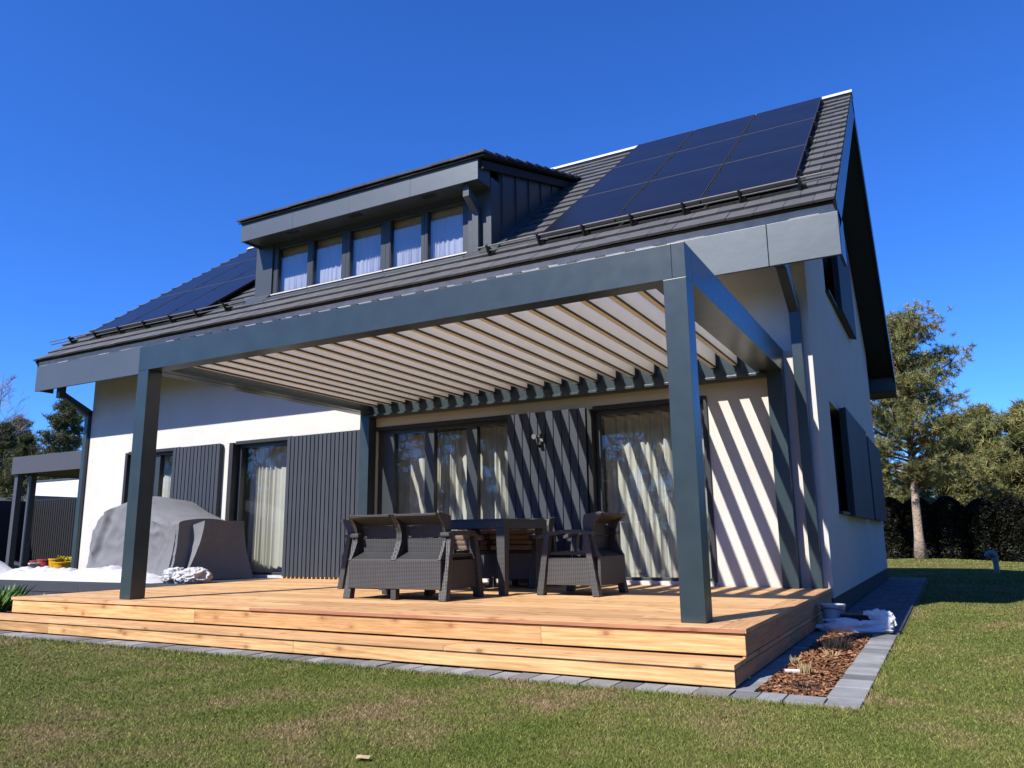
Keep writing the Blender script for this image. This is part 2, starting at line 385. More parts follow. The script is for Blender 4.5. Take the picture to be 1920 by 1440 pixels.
tag(npmesh('bark_mulch', V.reshape(-1, 3), np.arange(4*n).reshape(-1, 4), rg.random(n), 'mulch'), 'reddish brown bark chips in the narrow bed beside the deck', 'mulch', kind='stuff')

# ------------------------------------------------------------------ wooden terrace
T = thing('wooden_terrace', 'new golden timber deck with one long step and side border boards', 'deck', (0, 0, 0))
DX0, DX1, DY0, DY1 = -7.47, .285, -.19, 3.80
b = MB(); y = DY0+.145+.006
while y < DY1-.03:
    y2 = min(y+.14, DY1); cuts = [DX0]
    x = DX0+rnd.uniform(1.5, 3.9); y2 -= .002
    while x < DX1-.7: cuts.append(x); x += rnd.choice((3.0, 3.6, 4.2))
    cuts.append(DX1-.151)
    for p, q in zip(cuts[:-1], cuts[1:]): b.box(p+.001, q-.001, y, y2, -.028, rnd.uniform(-.0012, 0))
    y += .146
b.build('deck_boards', 'woodx', T, bevel=.002)
b = MB()
for p, q in ((DX0-.015, -5.2), (-5.199, -2.3), (-2.299, DX1-.151)): b.box(p, q, DY0-.012, DY0+.145, -.028, 0)
b.build('front_edge_board', 'woodx', T, bevel=.003)
b = MB()
for p, q in ((-3.9, DX1),): b.box(p, q, DY0-.0155, DY0-.0125, -.0275, -.003)
b.build('nosing_strip', 'nose', T)
b = MB(); b.hexa([(DX1-.149, DY0-.012, -.028), (DX1+.012, DY0-.012, -.028), (DX1+.012, DY1, -.028), (DX1-.149, DY1, -.028), (DX1-.149, DY0-.012, 0), (DX1+.012, DY0-.012, 0), (DX1+.012, DY1, 0), (DX1-.149, DY1, 0)])
b.build('side_edge_board', 'woody', T, bevel=.003)
b = MB()
for p, q in ((DX0, -4.6), (-4.598, -1.1), (-1.098, DX1)): b.box(p, q, DY0, DY0+.02, -.158, -.034)
b.build('upper_riser', 'riser', T, bevel=.002)
b = MB()
for p, q in ((-9.3, -5.5), (-5.498, -1.7), (-1.698, DX1)):
    b.box(p, q, -.342, DY0-.018, -.196, -.168); b.box(p, q, -.50, -.348, -.196, -.168)
b.build('step_tread', 'woodx', T, bevel=.003)
b = MB()
for p, q in ((-9.3, -6.3), (-6.298, -3.1), (-3.098, DX1-.004)): b.box(p, q, -.487, -.467, -.292, -.200)
b.build('lower_riser', 'riser', T, bevel=.002)
b = MB(); b.box(DX1-.02, DX1, DY0+.0205, DY1, -.158, -.034); b.box(DX1-.02, DX1, -.466, DY1, -.286, -.1985); b.box(DX1-.02, DX1, DY0-.017, DY1, -.193, -.163)
b.build('side_fascia_boards', 'woody', T, bevel=.002)
b = MB(); b.box(DX0+.03, DX1-.05, DY0+.03, DY1, -.30, -.032); b.box(-9.28, DX1-.05, -.46, DY0+.02, -.30, -.2)
b.build('substructure', 'joist', T)

# dark composite terrace on the left
T = thing('composite_terrace', 'low dark grey composite deck behind the left end of the timber deck', 'deck')
b = MB(); y = 2.05
while y < 3.79:
    b.box(-17, DX0-.004, y, min(y+.14, 3.80), -.03, -.002); y += .146
b.build('deck_boards', 'composite', T)
b = MB(); b.box(-17, DX0-.004, 2.03, 2.047, -.15, -.012); b.box(-17, DX0-.004, 2.035, 2.047, -.30, -.158)
b.build('fascia_boards', 'composite', T, bevel=.002)
b = MB(); b.box(-16.98, DX0-.03, 2.06, 3.8, -.30, -.035); b.build('substructure', 'joist', T)

# ------------------------------------------------------------------ house
H = thing('house', 'white plastered house with steep dark tiled roof, dormer and dark grey window frames', 'house', (-6, 3.81, 0))
hx = (6, -3.81, 0)      # parts are built in world coordinates, so shift them back
def part(b, name, m, parent=H, **k):
    o = b.build(name, m, parent, **k)
    if parent is H: o.location = hx
    return o
XL, XR, YF, YB, YR, ZR = -12.66, .31, 3.81, 12.02, 7.917, 7.775
SL = .7731; EY, EZ = 2.93, 3.92
def roofz(y): return ZR-SL*abs(y-YR)
def strips(b, us, top, holes, P, z0=-.1, thick=.3):
    # wall in (u, z) with rectangular holes; P(u, depth, z)
    us = sorted(set(us+[h[0] for h in holes]+[h[1] for h in holes]))
    for u0, u1 in zip(us[:-1], us[1:]):
        hs = sorted([h for h in holes if h[0] <= u0+1e-6 and h[1] >= u1-1e-6], key=lambda h: h[2])
        segs = []; lo = (z0, z0)
        for h in hs: segs.append((lo, (h[2], h[2]))); lo = (h[3], h[3])
        segs.append((lo, (top(u0), top(u1))))
        for (a0, a1), (c0, c1) in segs:
            if c0-a0 < 1e-4 and c1-a1 < 1e-4: continue
            for dd in (0, thick): b.add([P(u0, dd, a0), P(u1, dd, a1), P(u1, dd, c1), P(u0, dd, c0)], [(0, 1, 2, 3)])
    for h in holes:
        q = [(h[0], h[2]), (h[1], h[2]), (h[1], h[3]), (h[0], h[3])]
        for i in range(4):
            (ua, za), (ub, zb) = q[i], q[(i+1) % 4]
            if abs(za-z0) < 1e-3 and abs(zb-z0) < 1e-3: continue
            b.add([P(ua, 0, za), P(ub, 0, zb), P(ub, thick, zb), P(ua, thick, za)], [(0, 1, 2, 3)])
DH = 2.135
front = [(-11.46, -10.05, .0, DH), (-8.80, -7.45, .0, DH), (-5.80, -3.45, .0, DH), (-2.40, -.925, .0, DH)]
side = [(4.95, 8.1, .83, 2.17), (8.9, 11.3, .83, 2.17), (5.72, 8.6, 3.80, 5.35)]
b = MB()
strips(b, [XL, XR], lambda u: 4.2, front, lambda u, d, z: (u, YF+d, z))
strips(b, [YF, YR, YB], lambda u: roofz(u)-.12, side, lambda u, d, z: (XR-d, u, z))
strips(b, [YF, YR, YB], lambda u: roofz(u)-.12, [], lambda u, d, z: (XL+d, u, z))
strips(b, [XL, XR], lambda u: 4.4, [], lambda u, d, z: (u, YB-d, z))
part(b, 'wall', 'plaster')
b = MB(); b.box(XL+.02, XR-.02, YF+.02, YB-.02, -.36, -.1)
part(b, 'plinth', 'plinth')
b = MB(); b.box(XL+.31, XR-.31, 7.0, 7.1, .0, 3.1); b.box(XL+.31, XR-.31, YF+.31, 6.99, 2.6, 2.7); b.box(-6.9, -6.8, 4.12, 6.99, .0, 2.6); b.box(-2.95,-2.85,4.12,6.99,0,2.6)
part(b, 'inner_wall', 'room')
b = MB(); b.box(XL+.31, XR-.31, YF+.02, YB-.31, -.05, .02); part(b, 'inner_floor', 'roofmat' if False else 'roomf')
# roof deck, soffits
b = MB(); GX0, GX1 = -13.24, .777
cosA = 1/math.sqrt(1+SL*SL); sinA = SL*cosA
def RP(x, s, h=0.): return (x, EY+s*cosA-h*sinA, EZ+s*sinA+h*cosA)
def RPb(x, s, h=0.): return (x, 2*YR-(EY+s*cosA-h*sinA), EZ+s*sinA+h*cosA)
SLEN = (YR-EY)/cosA
for R_ in (RP, RPb):
    x0, x1 = GX0+.05, GX1-.035
    b.hexa([R_(x0, .05, -.14), R_(x1, .05, -.14), R_(x1, SLEN-.04, -.14), R_(x0, SLEN-.04, -.14), R_(x0, .05, -.035), R_(x1, .05, -.035), R_(x1, SLEN-.0, -.035), R_(x0, SLEN-.0, -.035)])
part(b, 'roof_deck', 'black')
b = MB(); b.box(GX0+.06, GX1-.05, 3.065, YF-.002, 3.74, 3.76); part(b, 'eaves_soffit', 'black')
b = MB()
for xa, xb_ in ((GX0+.04, XL-.002), (XR+.002, GX1-.04)):
    for R_ in (RP, RPb):
        b = MB()
        b.hexa([R_(xa, .2, -.30), R_(xb_, .2, -.30), R_(xb_, SLEN-.02, -.30), R_(xa, SLEN-.02, -.30), R_(xa, .2, -.15), R_(xb_, .2, -.15), R_(xb_, SLEN-.02, -.15), R_(xa, SLEN-.02, -.15)])
        part(b, 'gable_soffit', 'black')
# rake boards
b = MB()
for x0, x1 in ((GX0, GX0+.03), (GX1-.03, GX1)):
    for R_ in (RP, RPb):
        b = MB(); b.hexa([R_(x0, .02, -.33), R_(x1, .02, -.33), R_(x1, SLEN+.1 if False else SLEN, -.33), R_(x0, SLEN, -.33), R_(x0, .02, -.02), R_(x1, .02, -.02), R_(x1, SLEN, -.02), R_(x0, SLEN, -.02)])
        part(b, 'rake_board', 'paint')
# eaves fascia in three sheets (front), plain one at the back
b = MB(); cuts = [GX0, -9.9, -6.9, -3.4, .062, GX1]
for p, q in zip(cuts[:-1], cuts[1:]): b.box(p+.003, q-.003, 3.01+rnd.uniform(-.001, .001), 3.05, 3.346, 3.815)
part(b, 'eaves_fascia', 'paint2', bevel=.004)
each([(GX0, GX0+.03, 3.012, 3.35, 3.36, 3.84), (GX1-.03, GX1, 3.052, 3.5, 3.36, 3.86)], 'eaves_end_board', 'paint', bevel=.003)
each([(GX0, GX1, 12.74, 12.78, 3.346, 3.85)], 'rear_fascia', 'paint'); each([(GX0, GX1, 12.03, 12.73, 3.36, 3.38)], 'rear_soffit', 'black')
b = MB(); x = GX0+.05
while x < GX1-.05:
    q = min(x+2.0, GX1-.04); b.hexa([(x, 3.02, 3.822), (q+.02, 3.02, 3.822), (q+.02, 3.06, 3.822), (x, 3.06, 3.822), (x, 3.0, 3.895), (q, 3.0, 3.895), (q, 3.04, 3.90), (x, 3.04, 3.90)]); x = q
part(b, 'eaves_flashing', 'zinc')
b = MB(); b.prism([(YR-.13, ZR-.045), (YR-.06, ZR+.035), (YR+.06, ZR+.035), (YR+.13, ZR-.045)], GX0, GX1+.01, 'x'); part(b, 'ridge_cap', 'zinc', bevel=.006)
# tiles
def tile_rows(b, R_, x0, x1, slen, skip=None, tw=.30, ex=.325):
    rows = int(math.ceil(slen/ex))
    for r in range(rows):
        s0 = r*ex; s1 = min(s0+ex+.06, slen+.0); x = x0-(r % 2)*tw/2
        while x < x1:
            a, c = max(x, x0), min(x+tw, x1); x += tw
            if c-a < .03: continue
            if skip and skip((a+c)/2, s0+.1): continue
            j = rnd.uniform(-.004, .004); h = rnd.uniform(-.003, .003)
            b.hexa([R_(a+.003, s0+j, -.006+h), R_(c-.003, s0+j, -.006+h), R_(c-.003, s1, -.034+h), R_(a+.003, s1, -.034+h),
                    R_(a+.003, s0+j, .022+h), R_(c-.003, s0+j, .022+h), R_(c-.003, s1, -.012+h), R_(a+.003, s1, -.012+h)])
DXa, DXb, DYf, DYm = -8.30, -3.72, 3.66, 6.45
def inshed(x, s):
    y = EY+s*cosA
    return DXa+.12 < x < DXb-.12 and DYf+.05 < y < DYm-.4
b = MB(); tile_rows(b, RP, GX0-.0, GX1-.01, SLEN, inshed)
part(b, 'roof_tiles', 'tile', bevel=.0)
b = MB(); tile_rows(b, RPb, GX0, GX1-.01, SLEN, None, .6, .65)
part(b, 'rear_roof_tiles', 'tile')
# snow guards
def guard(x0, x1, xs):
    b = MB(); s0 = .62
    for h, s in ((.075, s0-.0), (.135, s0+.0)): b.tube([RP(x0, s, h), RP(x1, s, h)], .011, 8)
    g = part(b, 'snow_guard', 'guard')
    for x in xs:
        bb = MB(); bb.hexa([RP(x-.012, s0-.03, .02), RP(x+.012, s0-.03, .02), RP(x+.012, s0+.14, .0), RP(x-.012, s0+.14, .0), RP(x-.012, s0-.03, .155), RP(x+.012, s0-.03, .155), RP(x+.012, s0+.02, .155), RP(x-.012, s0+.02, .155)])
        bb.hexa([RP(x-.02, s0, .0), RP(x+.06, s0, .0), RP(x+.06, s0+.09, .0), RP(x-.02, s0+.09, .0), RP(x-.02, s0, .05), RP(x+.06, s0, .05), RP(x+.06, s0+.09, .04), RP(x-.02, s0+.09, .04)])
        bb.build('bracket', 'rail', g)
guard(-3.75, .72, [-3.6, -2.84, -2.21, -1.57, -.92, -.26, .39])
guard(-13.5, -8.2, [-12.85, -12.1, -11.4, -10.7, -10.0, -9.35, -8.65])

# ------------------------------------------------------------------ dormer
dm = MB()
zt = 5.58
wins = [(-7.82, -7.18), (-7.05, -6.46), (-6.29, -5.69), (-5.50, -4.94), (-4.82, -4.21)]
# front wall piers
for x0, x1 in ((DXa, -7.93), (-4.10, DXb)): dm.box(x0, x1, DYf, DYf+.25, 4.30, zt)
dm.box(-7.929, -4.101, DYf+.02, DYf+.25, 4.25, 4.51); dm.box(-7.929, -4.101, DYf+.02, DYf+.25, 5.36, zt)
# cheeks with standing seams
def dz(y): return 5.67+.305*(y-3.28)
for xa, xb_ in ((DXa, DXa+.05), (DXb-.05, DXb)):
    dm.prism([(DYf+.251, roofz(DYf)-.1), (DYm+.4, roofz(DYm+.4)-.1), (DYm+.2, dz(DYm+.2)-.02), (DYf+.251, dz(DYf+.251)-.02)], xa, xb_, 'x')
D = part(dm, 'dormer', 'dormermetal', bevel=.0)
def dpart(b, name, m, **k): return b.build(name, m, D, **k)
for i in range(6):
    y = DYf+.3+i*.42; b = MB(); b.box(DXb-.002, DXb+.022, y, y+.018, roofz(y)-.03, dz(y)-.03)
    dpart(b, 'standing_seam', 'dormermetal')
b = MB(); cuts = [-8.27, -7.13, -5.99, -4.85, -3.705]
for p, q in zip(cuts[:-1], cuts[1:]): b.box(p+.0015, q-.0015, 3.28+rnd.uniform(-.001, .001), 3.31, 5.388, 5.715)
dpart(b, 'dormer_fascia', 'paint2', bevel=.003)
b = MB(); b.box(-8.265, -8.235, 3.311, DYf+.3, 5.39, 5.715); b.box(-3.74, -3.71, 3.311, 3.62, 5.39, 5.72); b.box(-8.23, -3.745, 3.312, DYf+.02, 5.42, 5.44)
dpart(b, 'dormer_soffit', 'dormermetal'); b = MB(); b.hexa([(-3.70, 3.35, dz(3.35)-.13), (-3.66, 3.35, dz(3.35)-.13), (-3.66, DYm+.25, dz(DYm+.25)-.13), (-3.70, DYm+.25, dz(DYm+.25)-.13), (-3.70, 3.35, dz(3.35)-.01), (-3.66, 3.35, dz(3.35)-.01), (-3.66, DYm+.25, dz(DYm+.25)-.01), (-3.70, DYm+.25, dz(DYm+.25)-.01)])
dpart(b, 'dormer_verge', 'black')  # side of the anthracite verge, its shade put into the black colour
b = MB()
for xx in (-7.4, -6.1, -4.75):
    b = MB(); b.box(xx, xx+.22, 3.42, 3.50, 5.413, 5.419); dpart(b, 'soffit_vent', 'black')
aD = math.atan(.305); cD, sD = math.cos(aD), math.sin(aD)
def RD(x, s, h=0.): return (x, 3.21+s*cD-h*sD, 5.735+s*sD+h*cD)
b = MB(); tile_rows(b, RD, -8.33, -3.56, 3.62)
dpart(b, 'dormer_tiles', 'tile')
b = MB(); b.hexa([RD(-8.31, .02, -.05), RD(-3.58, .02, -.05), RD(-3.58, 3.57, -.05), RD(-8.31, 3.57, -.05), RD(-8.31, .02, -.036), RD(-3.58, .02, -.036), RD(-3.58, 3.57, -.036), RD(-8.31, 3.57, -.036)])
dpart(b, 'dormer_roof_deck', 'black')
b = MB(); edges = [-7.929]+[(a[1]+c[0])/2 for a, c in zip(wins[:-1], wins[1:])]+[-4.101]
for i, (p, q) in enumerate(wins):
    l, r = edges[i]+.002, edges[i+1]-.002; fb = MB(); y0, y1 = DYf+.03, DYf+.12
    fb.box(l, p, y0, y1, 4.532, 5.359); fb.box(q, r, y0, y1, 4.532, 5.359); fb.box(p, q, y0, y1, 4.532, 4.56); fb.box(p, q, y0, y1, 5.315, 5.359)
    fb.box(p-.03, p-.012, y0-.008, y0, 4.55, 5.34)
    dpart(fb, 'window_frame', 'frame', bevel=.003)
    pb = MB(); pb.box(p, q, y0+.035, y0+.047, 4.56, 5.315); dpart(pb, 'window_pane', 'glassd')
b = MB()
for i, (p, q) in enumerate(wins): b.box(edges[i]+.01, edges[i+1]-.01, DYf-.02, DYf+.029, 4.512, 4.531)
dpart(b, 'window_sill', 'zinc')
b = MB(); b.hexa([(-7.93, 3.52, 4.39), (-4.10, 3.52, 4.39), (-4.10, DYf+.018, 4.47), (-7.93, DYf+.018, 4.47), (-7.93, 3.52, 4.425), (-4.10, 3.52, 4.425), (-4.10, DYf+.018, 4.51), (-7.93, DYf+.018, 4.51)])
for x0, x1 in ((DXa-.12, -7.931), (-4.099, DXb+.14)): b.hexa([(x0, 3.50, 4.37), (x1, 3.50, 4.37), (x1, DYf-.001, 4.47), (x0, DYf-.001, 4.47), (x0, 3.50, 4.385), (x1, 3.50, 4.385), (x1, DYf-.001, 4.55), (x0, DYf-.001, 4.55)])
for s in range(7):
    y = DYf+s*.36; b.hexa([(DXb+.001, y, roofz(y)+.005), (DXb+.12, y, roofz(y)+.005), (DXb+.12, y+.34, roofz(y+.34)+.005), (DXb+.001, y+.34, roofz(y+.34)+.005), (DXb+.001, y, roofz(y)+.06), (DXb+.12, y, roofz(y)+.03), (DXb+.12, y+.34, roofz(y+.34)+.03), (DXb+.001, y+.34, roofz(y+.34)+.06)])
dpart(b, 'apron_flashing', 'dormermetal')
b = MB(); b.box(-3.98, -3.88, 3.57, 3.655, 4.46, 5.10); b.hexa([(-4.0, 3.36, 5.22), (-3.9, 3.36, 5.22), (-3.88, 3.58, 5.04), (-3.98, 3.58, 5.04), (-4.0, 3.36, 5.41), (-3.9, 3.36, 5.41), (-3.88, 3.655, 5.12), (-3.98, 3.655, 5.12)])
dpart(b, 'dormer_downpipe', 'dormermetal', bevel=.004)
b = MB(); b.box(-7.95, -4.08, DYf+.16, DYf+.30, 5.20, 5.44); dpart(b, 'reflection_strip', 'tanbox')  # tan box stands in for a strip reflected in the dormer panes
b = MB(); b.box(-8.25, -3.78, 5.2, 5.25, 4.4, 5.9); b.box(-8.25, -3.78, DYf+.31, 5.2, 5.45, 5.47); b.box(-8.25, -3.78, DYf+.26, 5.2, 4.2, 4.22); dpart(b, 'inner_wall', 'room')
# upstairs curtains
def curtain(name, label, x0, x1, y, z0, z1, m, amp=.036, pitch=.115, group=None, seed=0):
    r = random.Random(seed); b = MB(); n = int((x1-x0)/.008); rows = 5; vs = []
    ph = 0; ph_l = []
    for i in range(n+1): ph += 2*math.pi*.008/pitch*(1+.5*math.sin(i*.045+seed*2.1)); ph_l.append(ph)
    for j in range(rows+1):
        t = j/rows
        for i in range(n+1):
            p = ph_l[i]; A = amp*(.75+.35*math.sin(i*.05+seed))*(1-.25*t)
            vs.append((x0+(x1-x0)*i/n+.006*math.sin(p*2)*(1-t), y+A*math.sin(p)+.3*A*math.sin(2.3*p+1+t), z0+(z1-z0)*t))
    b.add(vs, [(j*(n+1)+i, j*(n+1)+i+1, (j+1)*(n+1)+i+1, (j+1)*(n+1)+i) for j in range(rows) for i in range(n)], .5)
    o = b.build(name, m, smooth=True); return tag(o, label, 'curtain', group)
names5 = ['first', 'second', 'third', 'fourth', 'fifth']
for i, (p, q) in enumerate(wins):
    curtain('curtain', 'pale curtain tinted like reflected haze behind the %s dormer window from the left' % names5[i], p-.05, q+.05, DYf+.15, 4.5, 5.205, 'curtainb', .015, .06, 'curtains behind the dormer windows', seed=i+3)

# ------------------------------------------------------------------ ground floor openings
def door_unit(kind, x0, x1, z0, z1, stiles, pl=.05, y=YF+.07):
    f = MB(); t = .055
    f.box(x0, x0+t, y, y+.08, z0, z1); f.box(x1-t, x1, y, y+.08, z0, z1)
    f.box(x0+t, x1-t, y, y+.08, z1-.06, z1); f.box(x0+t, x1-t, y, y+.08, z0, z0+.06)
    for s0, s1 in stiles: f.box(s0, s1, y-.012, y+.08, z0+.06, z1-.06)
    o = part(f, kind, 'frame', bevel=.003)
    xs = [x0+t]+[v for s in stiles for v in s]+[x1-t]
    for p, q in zip(xs[::2], xs[1::2]):
        g = MB(); g.box(p, q, y+.03, y+.042, z0+.06, z1-.06); g.build('pane', 'glass', o)
    return o
door_unit('window', -11.46, -10.05, .0, DH, [(-10.78, -10.66)])
door_unit('patio_door', -8.80+.1, -7.45, .02, DH, [])
door_unit('patio_door', -5.80, -3.45, .02, DH, [(-5.744, -5.50), (-4.96, -4.80), (-4.26, -4.09)])
door_unit('patio_door', -2.40+.06, -.925, .02, DH, [])
each([(-2.34, -.93, YF-.02, YF+.09, .0, .045), (-5.62, -3.5, YF-.02, YF+.09, .0, .04), (-8.68, -7.5, YF-.02, YF+.09, .0, .04)], 'door_threshold', 'zinc')
each([(-8.799, -8.71, YF-.06, YF+.28, .02, DH+.015), (-2.399, -2.345, YF-.06, YF+.28, .02, DH), (-11.52, -11.455, YF-.03, YF+.1, .0, DH+.02), (-.93, -.895, YF-.03, YF+.1, .04, DH+.03)]+[(p, q, YF-.015, YF+.09, DH-.012, DH+.04) for p, q in ((-11.453, -10.05), (-8.70, -7.45), (-5.80, -3.45), (-2.34, -.932))], 'door_lining', 'reveal')
curtain('curtain', 'white sheer curtain in the small window left of the covered furniture', -11.02, -10.04, YF+.36, .03, 2.08, 'curtain', group='sheer curtains of the ground floor', seed=11)
curtain('curtain', 'white sheer curtain behind the patio door left of the wide slatted panel', -8.74, -7.44, YF+.36, .03, 2.08, 'curtain', group='sheer curtains of the ground floor', seed=12)
curtain('curtain', 'white sheer curtain behind the three-part patio door under the pergola', -5.90, -3.44, YF+.36, .03, 2.08, 'curtain', group='sheer curtains of the ground floor', seed=13)
curtain('curtain', 'white sheer curtain behind the patio door right of the lamp', -2.48, -0.91, YF+.36, .03, 2.08, 'curtain', .04, .13, group='sheer curtains of the ground floor', seed=14)
# slatted sliding panels
def slats(x0, x1, z0, z1, pitch, y=3.72, d=.022, label=None, gapw=.018):
    b = MB(); n = max(1, round((x1-x0)/pitch)); pw = (x1-x0)/n
    for i in range(n): b.box(x0+i*pw, x0+(i+1)*pw-gapw, y, y+d, z0, z1)
    o = part(b, 'slatted_panel', 'clad', bevel=.002)
    c = MB(); c.box(x0+.001, x1-gapw-.001, y+d+.001, y+.075, z0+.01, z1-.008); c.build('backing', 'reveal', o)
    if label: o['label'] = label
    return o
slats(-10.14, -8.97, .03, 2.155, .093, label='slatted panel left of the first patio door')
slats(-7.47, -6.0, .03, 2.155, .0835, label='widest slatted panel beside the pergola')
slats(-3.53, -2.40, .03, 2.155, .113, label='slatted panel carrying the lamp', gapw=.012)
b = MB()
for i in range(18): b.box(-7.45+i*.0835, -7.435+i*.0835, 3.715, 3.74, .001, .028)
part(b, 'panel_foot', 'tanbox')
# gable side openings
b = MB()
for (y0, y1, z0, z1) in side[:2]+side[2:]:
    f = MB(); x = XR-.14
    f.box(x-.07, x, y0, y0+.07, z0, z1); f.box(x-.07, x, y1-.07, y1, z0, z1); f.box(x-.07, x, y0+.07, y1-.07, z0, z0+.07); f.box(x-.07, x, y0+.07, y1-.07, z1-.07, z1); ym = (y0+y1)/2
    f.box(x-.07, x, ym-.06, ym+.06, z0+.07, z1-.07)
    o = part(f, 'window', 'frame', bevel=.003)
    g = MB(); g.box(x-.045, x-.033, y0+.07, ym-.06, z0+.07, z1-.07); g.box(x-.045, x-.033, ym+.06, y1-.07, z0+.07, z1-.07); g.build('pane', 'glass', o)
    r_ = MB(); r_.box(x-.17, x-.15, y0, y1, z0, z1); r_.build('blind', 'black', o)
    s = MB(); s.box(XR-.1, XR+.05, y0-.03, y1+.03, z0-.035, z0-.003); s.build('sill', 'reveal', o)
def gslats(y0, y1, z0, z1, label):
    b = MB(); n = round((y1-y0)/.12); pw = (y1-y0)/n
    for i in range(n): b.box(XR+.075, XR+.105, y0+i*pw, y0+(i+1)*pw-.02, z0, z1)
    o = part(b, 'slatted_panel', 'clad', bevel=.002); o['label'] = label
    c = MB(); c.box(XR+.02, XR+.074, y0+.001, y1-.021, z0+.008, z1-.008); c.build('backing', 'reveal', o)
gslats(5.75, 8.65, .78, 2.19, 'slatted shutter on the shaded gable wall, nearer one')
gslats(8.95, 11.6, .78, 2.15, 'slatted shutter on the shaded gable wall, farther one')
gslats(6.7, 8.75, 3.76, 5.3, 'slatted shutter of the upper gable window')
# downpipes
b = MB(); b.box(.115, .225, 3.69, 3.79, -.02, 3.05); b.hexa([(.095, 3.20, 3.36), (.205, 3.20, 3.36), (.225, 3.69, 3.0), (.115, 3.69, 3.0), (.095, 3.20, 3.50), (.205, 3.20, 3.50), (.225, 3.79, 3.12), (.115, 3.79, 3.12)]); b.box(.095, .205, 3.10, 3.20, 3.36, 3.74)
part(b, 'downpipe', 'paint', bevel=.008)
b = MB(); b.box(-12.78, -12.67, 3.74, 3.86, -.3, 3.02); b.hexa([(-12.78, 3.27, 3.20), (-12.67, 3.27, 3.20), (-12.67, 3.74, 2.92), (-12.78, 3.74, 2.92), (-12.78, 3.27, 3.31), (-12.67, 3.27, 3.31), (-12.67, 3.86, 3.02), (-12.78, 3.86, 3.02)]); b.box(-12.78, -12.67, 3.15, 3.27, 3.20, 3.7)
part(b, 'downpipe', 'paint', bevel=.008)

# ------------------------------------------------------------------ solar panels
sx = 1.067; sl_ = 1.77
pan = None; rowsn = ['bottom', 'middle', 'top']; coln = ['left', 'middle', 'right']
for arr, X0, where in ((0, -2.84, 'right of the dormer'), (1, -12.42, 'left of the dormer')):
    for c in range(3):
        for r in range(3):
            lab = 'black solar panel, %s row and %s column of the array %s' % (rowsn[r], coln[c], where)
            org = Vector(RP(X0+c*sx, .65+r*sl_, .12))
            if pan is None:
                P0 = thing('solar_panel', lab, 'solar panel', org); P0.rotation_euler = (math.atan(SL), 0, 0)
                W_, H_ = sx-.017, sl_-.012
                for yy in (0, H_-.012): f = MB(); f.box(0, W_, yy, yy+.012, -.035, 0); f.build('frame', 'pframe', P0)
                for xx in (0, W_-.012): f = MB(); f.box(xx, xx+.012, .012, H_-.012, -.035, 0); f.build('side_frame', 'black', P0)
                g = MB(); g.box(.012, W_-.012, .012, H_-.012, -.03, -.003); g.build('cell_sheet', 'panel', P0)
                for yy in (.38, 1.36):
                  g = MB(); g.box(-.02, W_+.05, yy, yy+.04, -.078, -.037); g.box(W_-.004, W_+.035, yy+.005, yy+.035, -.036, .006)
                  g.build('mounting_rail', 'rail', P0)
                pan = P0
            else:
                q = copy_tree(pan); q.location = org; q['label'] = lab
            (pan if (arr, c, r) == (0, 0, 0) else q)['group'] = 'solar panels on the roof'

# ------------------------------------------------------------------ pergola
PG = thing('pergola', 'anthracite louvred pergola with square posts over the timber deck', 'pergola', (-2.975, 1.9, 0))
po = (2.975, -1.9, 0)
def pp(b, name, m, **k): o = b.build(name, m, PG, **k); o.location = po; return o
PWd = .167; PX = -5.951; ZB, ZT = 2.35, 2.61; YP = 3.80
for x, y in ((-PWd, 0), (PX, 0), (-PWd, YP-PWd), (PX, YP-PWd)):
    b = MB(); b.box(x, x+PWd, y, y+PWd, .001, ZB-.002); pp(b, 'post', 'paint', bevel=.002)
b = MB(); b.box(PX, -.1, 0, PWd, ZB, ZT); b.box(-.098, 0, 0, PWd, ZB, ZT); pp(b, 'beam', 'paint', bevel=.002)
b = MB(); b.box(-PWd, 0, PWd+.001, YP, ZB, ZT); b.box(-.28, -PWd-.001, PWd+.001, YP-PWd, ZB+.004, ZB+.02); pp(b, 'beam', 'paint', bevel=.002)
b = MB(); b.box(PX, PX+PWd, PWd+.001, YP, ZB, ZT); b.box(PX+PWd+.001, PX+.26, PWd+.001, YP-PWd, ZB+.004, ZB+.02); pp(b, 'beam', 'paint', bevel=.002)
b = MB(); b.box(PX+PWd+.001, -PWd-.001, 3.66, YP, ZB-.045, ZT); b.box(PX+PWd+.001, -PWd-.001, 3.60, 3.659, ZB-.04, ZB-.012); pp(b, 'beam', 'paint', bevel=.002)
nl = 23; pitch = .2447
for i in range(nl):
    x = -.235-i*pitch
    # blade leaning slightly to the right with a foot towards the left
    b = MB(); y0, y1 = PWd+.03, 3.60; zb, zt2 = 2.45, 2.65; ln = .004
    b.prism([(x-.004, zb+.012), (x+.010, zb+.012), (x+ln+.010, zt2), (x+ln-.004, zt2)], y0, y1, 'y')
    b.prism([(x-.046, zb-.004), (x+.003, zb-.004), (x+.003, zb+.011), (x-.046, zb+.014)], y0, y1, 'y')
    b.prism([(x+ln-.012, zt2+.001), (x+ln+.014, zt2+.001), (x+ln+.014, zt2+.014), (x+ln-.012, zt2+.014)], y0, y1, 'y')
    o = pp(b, 'louver', 'louver', bevel=.0)
    g = MB(); g.box(x+.004, x+.015, y0, y1, zb-.006, zb+.011); g.build('seal', 'gasket', o)
    g = MB(); g.box(x-.03, x+.05, y0-.02, y0-.001, zb-.004, zt2+.045); g.build('end_cap', 'gasket', o)
    g = MB(); g.box(x-.05, x+.03, y1+.001, y1+.03, zb-.01, zt2-.04); g.build('end_cap', 'gasket', o)

